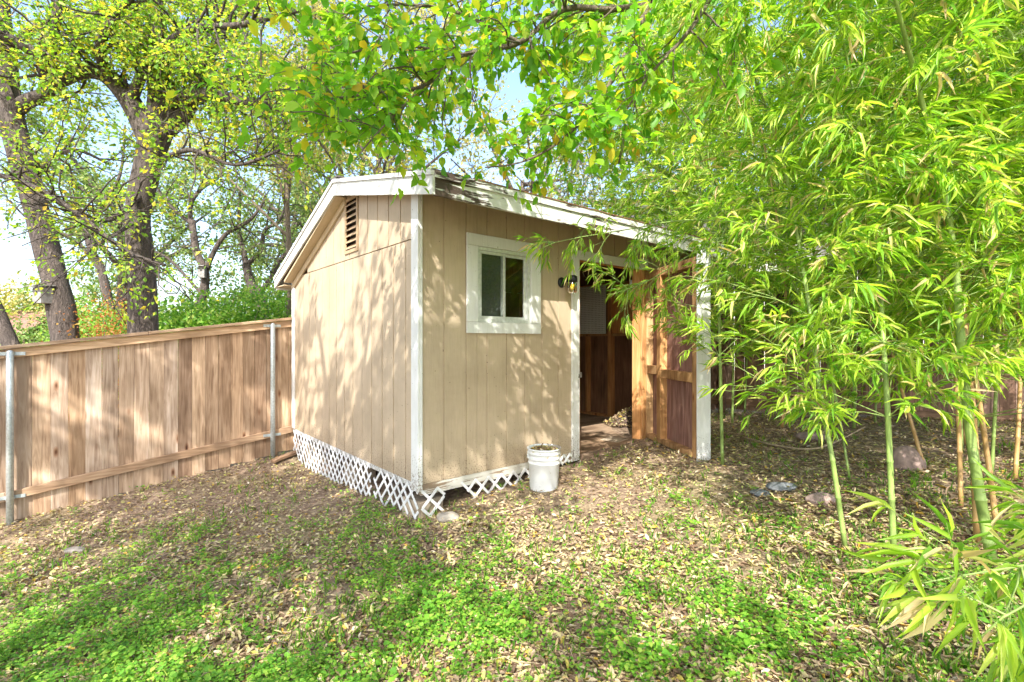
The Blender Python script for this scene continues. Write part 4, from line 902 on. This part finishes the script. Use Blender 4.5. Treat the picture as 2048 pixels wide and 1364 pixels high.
# low leafy shoots in the right foreground
def spray(label, base, path, n_tw, leafl, singles):
    return bamboo(label, [base] + path, .007, fol=(.42, 1), nbr=2, sparse=.8, blen=.27, leafl=leafl, name="bamboo_shoot", singles=singles, npt=3)
b0 = V3(1.75, 1.15, float(gz(1.75, 1.15)))
spray("low bamboo shoot with big leaves in the bottom right foreground, upper one", b0, [P(2250, 1090, 1.5), P(2110, 1120, 1.45), P(1930, 1150, 1.4), P(1800, 1175, 1.4)], 6, .15, 120)
b1 = V3(1.55, .95, float(gz(1.55, .95)))
spray("low bamboo shoot with big leaves in the bottom right corner, lower one", b1, [P(2250, 1120, 1.25), P(2120, 1180, 1.25), P(1980, 1250, 1.25), P(1900, 1330, 1.3)], 6, .14, 120)

# ------------------------------------------------------------------ bucket and small things
bp = G(1088, 975)
bk = empty("bucket", (bp.x, bp.y, bp.z - .01), .3, label="white plastic bucket filled with dead leaves by the shed wall", cat="bucket")
H = .385
MB().lathe([(0, .004), (.122, .004), (.128, .0), (.132, .01), (.143, .24), (.150, .245), (.150, .255), (.145, .262), (.146, .285), (.153, .29), (.153, .30), (.147, .307), (.148, .33), (.156, .335), (.156, .345), (.150, .352), (.151, .37), (.158, .374), (.158, .385), (.150, .386), (.146, .37), (.140, .2)], 48).build("pail", BUCKET, bk, True)
MB().lathe([(0, .335), (.08, .33), (.145, .318), (.142, .30)], 24).build("soil", SOIL, bk, True)
n_ = 420; a_ = rng.uniform(0, 6.28, n_); r_ = .135 * np.sqrt(rng.random(n_)); pos = np.stack([r_ * np.cos(a_), r_ * np.sin(a_), .338 + rng.uniform(0, .03, n_) + .02 * (r_ < .08)], 1)
leaf_cloud("dead_leaves", 'curl', pos, np.c_[rng.normal(0, 1, (n_, 2)), rng.normal(0, .3, n_)], np.c_[rng.normal(0, .4, (n_, 2)), np.ones(n_)], .035, .018, LITTER, bk, kind='stuff')
for sx in (-1, 1): 
    e = MB().box(-.012, .012, -.006, .006, -.02, .02).build("handle_lug", BUCKET, bk, bevel=.003); e.location = (sx * .158, 0, .315); e.rotation_euler = (0, 0, R(90))

def rock(name, label, px, py, size, mat, seed, rz=0, sink=.25, cat="stone"):
    p = G(px, py); bm = bmesh.new(); bmesh.ops.create_icosphere(bm, subdivisions=4, radius=1)
    for v in bm.verts:
        n1 = noise.noise(v.co * .9 + Vector((seed, 0, 0))); n2 = noise.noise(v.co * 3 + Vector((0, seed, 0)))
        v.co *= 1 + .22 * n1 + .06 * n2; v.co = Vector((v.co.x * size[0], v.co.y * size[1], v.co.z * size[2]))
    me = bpy.data.meshes.new(name); bm.to_mesh(me); bm.free(); me.materials.append(mat); me.polygons.foreach_set("use_smooth", [True] * len(me.polygons))
    o = bpy.data.objects.new(name, me); C.objects.link(o); o.location = (p.x, p.y, p.z + size[2] * (1 - 2 * sink)); o.rotation_euler = (0, 0, rz); tag(o, label=label, cat=cat)
rock("stone", "smooth rounded pale stone at the foot of the shed's corner pier", 897, 1040, (.095, .06, .045), STONE, 3)
rock("stone", "flat pinkish stone lying among leaves left of the two slim canes", 1642, 1005, (.10, .07, .05), PINKSTONE, 8)
rock("stone", "blue-grey flat stone in the shaded litter, larger of the two", 1562, 978, (.12, .09, .035), GREYSTONE, 11)
rock("stone", "blue-grey flat stone, the smaller one left of its neighbour", 1520, 990, (.07, .06, .03), GREYSTONE, 14)
rock("boulder", "mottled boulder leaning against the weathered fence behind the tan canes", 1812, 935, (.13, .12, .15), PINKSTONE, 17, sink=.38, cat="boulder")
rock("boulder", "low dark boulder half in the litter by the weathered fence", 1625, 880, (.16, .12, .06), PINKSTONE, 21, cat="boulder")
rock("stone", "small whitish stone in the weeds of the left foreground", 150, 1105, (.09, .05, .03), STONE, 25)
hx_, hy_ = fromFL(3.95, .75); heap = empty("debris_heap", (hx_, hy_, .262), label="dark heap of dead leaves and rubbish on the shed floor against the studs", cat="debris")
hm_ = MB().lathe([(.34, 0), (.27, .07), (.16, .16), (.07, .22), (0, .24)], 20).build("mound", RUBBLE, heap, True); subdiv_noise(hm_, 1, .05, 5)
n_ = 700; a_ = rng.uniform(0, 6.28, n_); r_ = .40 * np.sqrt(rng.random(n_)); pos = np.stack([r_ * np.cos(a_), r_ * np.sin(a_), .03 + .24 * np.clip(1 - r_ / .34, 0, 1) + rng.uniform(0, .02, n_)], 1)
leaf_cloud("dead_leaves", 'curl', pos, np.c_[rng.normal(0, 1, (n_, 2)), rng.normal(0, .4, n_)], np.c_[rng.normal(0, .6, (n_, 2)), np.ones(n_)], .05, .025, LITTER, heap, kind='stuff')
def stick(label, pts, r, mat=STICK, name="stick", cat="stick"):
    gp = [G(*p[:2]) + V3(0, 0, r + (p[2] if len(p) > 2 else 0)) for p in pts]; o = gp[0]; sp = smooth_path([q - o for q in gp], 4)
    ob = MB().tube(sp, list(np.linspace(r, r * .6, len(sp))), 7).build(name, mat, None, True, label=label, cat=cat); ob.location = o
stick("straight pale stick on the leaves right of the rounded stone", [(975, 1032), (1030, 1022), (1075, 1010)], .010)
stick("long curved fallen bamboo cane lying before the weathered fence", [(1485, 880, .02), (1560, 900, .03), (1640, 908, .05), (1730, 878, .12)], .012)
stick("short grey broken branch on the ground in the lower right", [(1542, 1322), (1560, 1312), (1582, 1300)], .018, TWIG)
stick("dark twig leaning on the lattice of the gable wall", [(712, 1012), (745, 1000), (775, 990)], .008, TWIG)
# old planks by the fence post
for lab, a, b, z, wd in (("weathered plank lying on top between fence post and shed", (532, 905), (606, 888), .10, .10), ("darker half-rotten plank underneath, between fence post and shed", (545, 930), (606, 905), .03, .09)):
    p, q = G(*a) + V3(0, 0, z), G(*b) + V3(0, 0, z); o = empty("old_plank", tuple(p), math.atan2(q.y - p.y, q.x - p.x)); L_ = (q - p).length
    C.objects.unlink(o); bpy.data.objects.remove(o)
    m = MB().box(0, L_, -wd / 2, wd / 2, 0, .035).build("old_plank", GREYPLANK, None, bevel=.004, label=lab, cat="plank"); subdiv_noise(m, 3, .012, 6)
    m.location = p; m.rotation_euler = (0, -math.asin((q.z - p.z) / L_), math.atan2(q.y - p.y, q.x - p.x))

# ------------------------------------------------------------------ ground cover
def scatter(n_, ymin=1.5, ymax=9.5, pw=1.0):
    """points on the visible yard, denser near the camera"""
    u = rng.random(n_); d = ymin * (ymax / ymin) ** u if pw else rng.uniform(ymin, ymax, n_)
    x = rng.uniform(-1.12, 1.12, n_) * (d + .35); s, l = toFL(x, d)
    ok = (l < 3.6) & ~((s > .03) & (l > .06) & (s < LX) & (l < 3.6)) & ~((s > DX0) & (s < DX1) & (l > -.04) & (l < .1))
    x, d = x[ok], d[ok]; return x, d
def fbm(x, y, sc_, seed):
    return np.array([noise.fractal(Vector((a * sc_ + seed, b * sc_, seed)), 1, 2, 4) for a, b in zip(x, y)])
# litter
x, y = scatter(165000); N = len(x); z = gz(x, y) + rng.uniform(.0, .022, N)
nm = fbm(x, y, 1.1, 3.3); keepm = rng.random(N) < np.clip(.82 + nm * .9, .32, 1)
x, y, z = x[keepm], y[keepm], z[keepm]; N = len(x)
ax = np.c_[rng.normal(0, 1, (N, 2)), rng.normal(0, .28, N)]; nr = np.c_[rng.normal(0, .45, (N, 2)), np.ones(N)]
bam = rng.random(N) < np.clip((x - .2) * .25 + .12, .06, .55)
ls = rng.uniform(.016, .05, N); ls[bam] *= 1.4
wd = np.where(bam, ls * .2, ls * .52)
near = y < 3.9
for q, tk_, lab in ((near, 'curl', "curled dry brown and yellow leaves covering the near part of the yard"), (~near, 'curl2', "dry brown and yellow leaves covering the yard round the shed and fences")):
    leaf_cloud("leaf_litter", tk_, np.c_[x, y, z][q], ax[q], nr[q], ls[q], wd[q], LITTER, kind='stuff', label=lab)
# weeds: low plants with a rosette of small round leaves
x, y = scatter(52000); m1 = fbm(x, y, .85, 9.1); m2 = fbm(x, y, 3.2, 5.7)
s, l = toFL(x, y)
pref = np.clip(1.15 - (y - 1.6) / 3.4, 0, 1) + np.clip(-(x + .2) * .16, -.22, .25)
pref -= np.clip((x - 1.6) * .6, 0, .8) * (y > 2.6)
dens = m1 * .95 + m2 * .75 + pref * .95 - .56
kk = rng.random(len(x)) < np.clip(dens * 1.1, np.where(y < 4.2, .05, .02), 1)
x, y = x[kk], y[kk]; NP = len(x); K = 7
hh = .018 + .085 * rng.random(NP) ** 2; big = rng.random(NP) < .12
cx_ = np.repeat(x, K); cy_ = np.repeat(y, K); a = rng.uniform(0, 6.28, NP * K); rr = rng.uniform(.004, .03, NP * K) * np.repeat(np.where(big, 1.4, 1), K)
px_, py_ = cx_ + rr * np.cos(a), cy_ + rr * np.sin(a); pz_ = gz(px_, py_) + np.repeat(hh, K) * rng.uniform(.4, 1.1, NP * K) + .012
ax = np.c_[np.cos(a), np.sin(a), rng.uniform(-.25, .5, NP * K)]; nr = np.c_[rng.normal(0, .3, (NP * K, 2)), np.ones(NP * K)]
ls = rng.uniform(.010, .024, NP * K) * np.repeat(np.where(big, 1.75, 1), K)
q = py_ < 3.0
leaf_cloud("ground_weeds", 'ovate', np.c_[px_, py_, pz_][q], ax[q], nr[q], ls[q], ls[q] * .8, WEED_LEAF, kind='stuff', label="low bright green weeds in the foreground leaf litter")
q = ~q
leaf_cloud("ground_weeds", 'diamond', np.c_[px_, py_, pz_][q], ax[q], nr[q], ls[q], ls[q] * .85, WEED_LEAF, kind='stuff', label="sparse bright green weeds in the litter round the shed")
# grass blades and small twigs
x, y = scatter(9000); m1 = fbm(x, y, .9, 14.0); kk = rng.random(len(x)) < np.clip(m1 * 1.2 + .35 + np.clip((3.6 - y) * .15, -.2, .2), .03, .9); x, y = x[kk], y[kk]
K = 4; x = np.repeat(x, K) + rng.normal(0, .01, len(x) * K); y = np.repeat(y, K) + rng.normal(0, .01, len(y) * K); n_ = len(x)
ls = rng.uniform(.03, .10, n_)
leaf_cloud("grass", 'lance2', np.c_[x, y, gz(x, y)], np.c_[rng.normal(0, .45, (n_, 2)), np.ones(n_)], np.c_[rng.normal(0, 1, (n_, 2)), np.zeros(n_)], ls, .004, WEED_LEAF, kind='stuff', label="thin grass blades standing among the weeds and litter")
x, y = scatter(900); tw = MB()
for a_, b_ in zip(x, y):
    th = random.uniform(0, 6.28); L_ = random.uniform(.05, .22); z_ = float(gz(a_, b_)) + random.uniform(.01, .03)
    tw.tube([(a_, b_, z_), (a_ + math.cos(th) * L_ / 2, b_ + math.sin(th) * L_ / 2, z_ + random.uniform(0, .02)), (a_ + math.cos(th + .3) * L_, b_ + math.sin(th + .3) * L_, z_ + random.uniform(-.01, .02))], [.0028, .0024, .0012], 4, False)
tw.build("fallen_twigs", STICK, None, True, kind='stuff', label="thin dry twigs strewn over the leaf litter")
print("NB", NB, "NL", NL, "weeds", NP, "litter", N)
import collections
cnt_ = collections.Counter()
for o in bpy.data.objects:
    if o.type == 'MESH' and o.data.users < 5: cnt_[o.name.split('.')[0]] += len(o.data.loops) - 2 * len(o.data.polygons)
print("tris", sum(cnt_.values()), cnt_.most_common(12))
tot = sum(len(o.data.polygons) for o in bpy.data.objects if o.type == 'MESH'); print("polys", tot, "objects", len(bpy.data.objects))
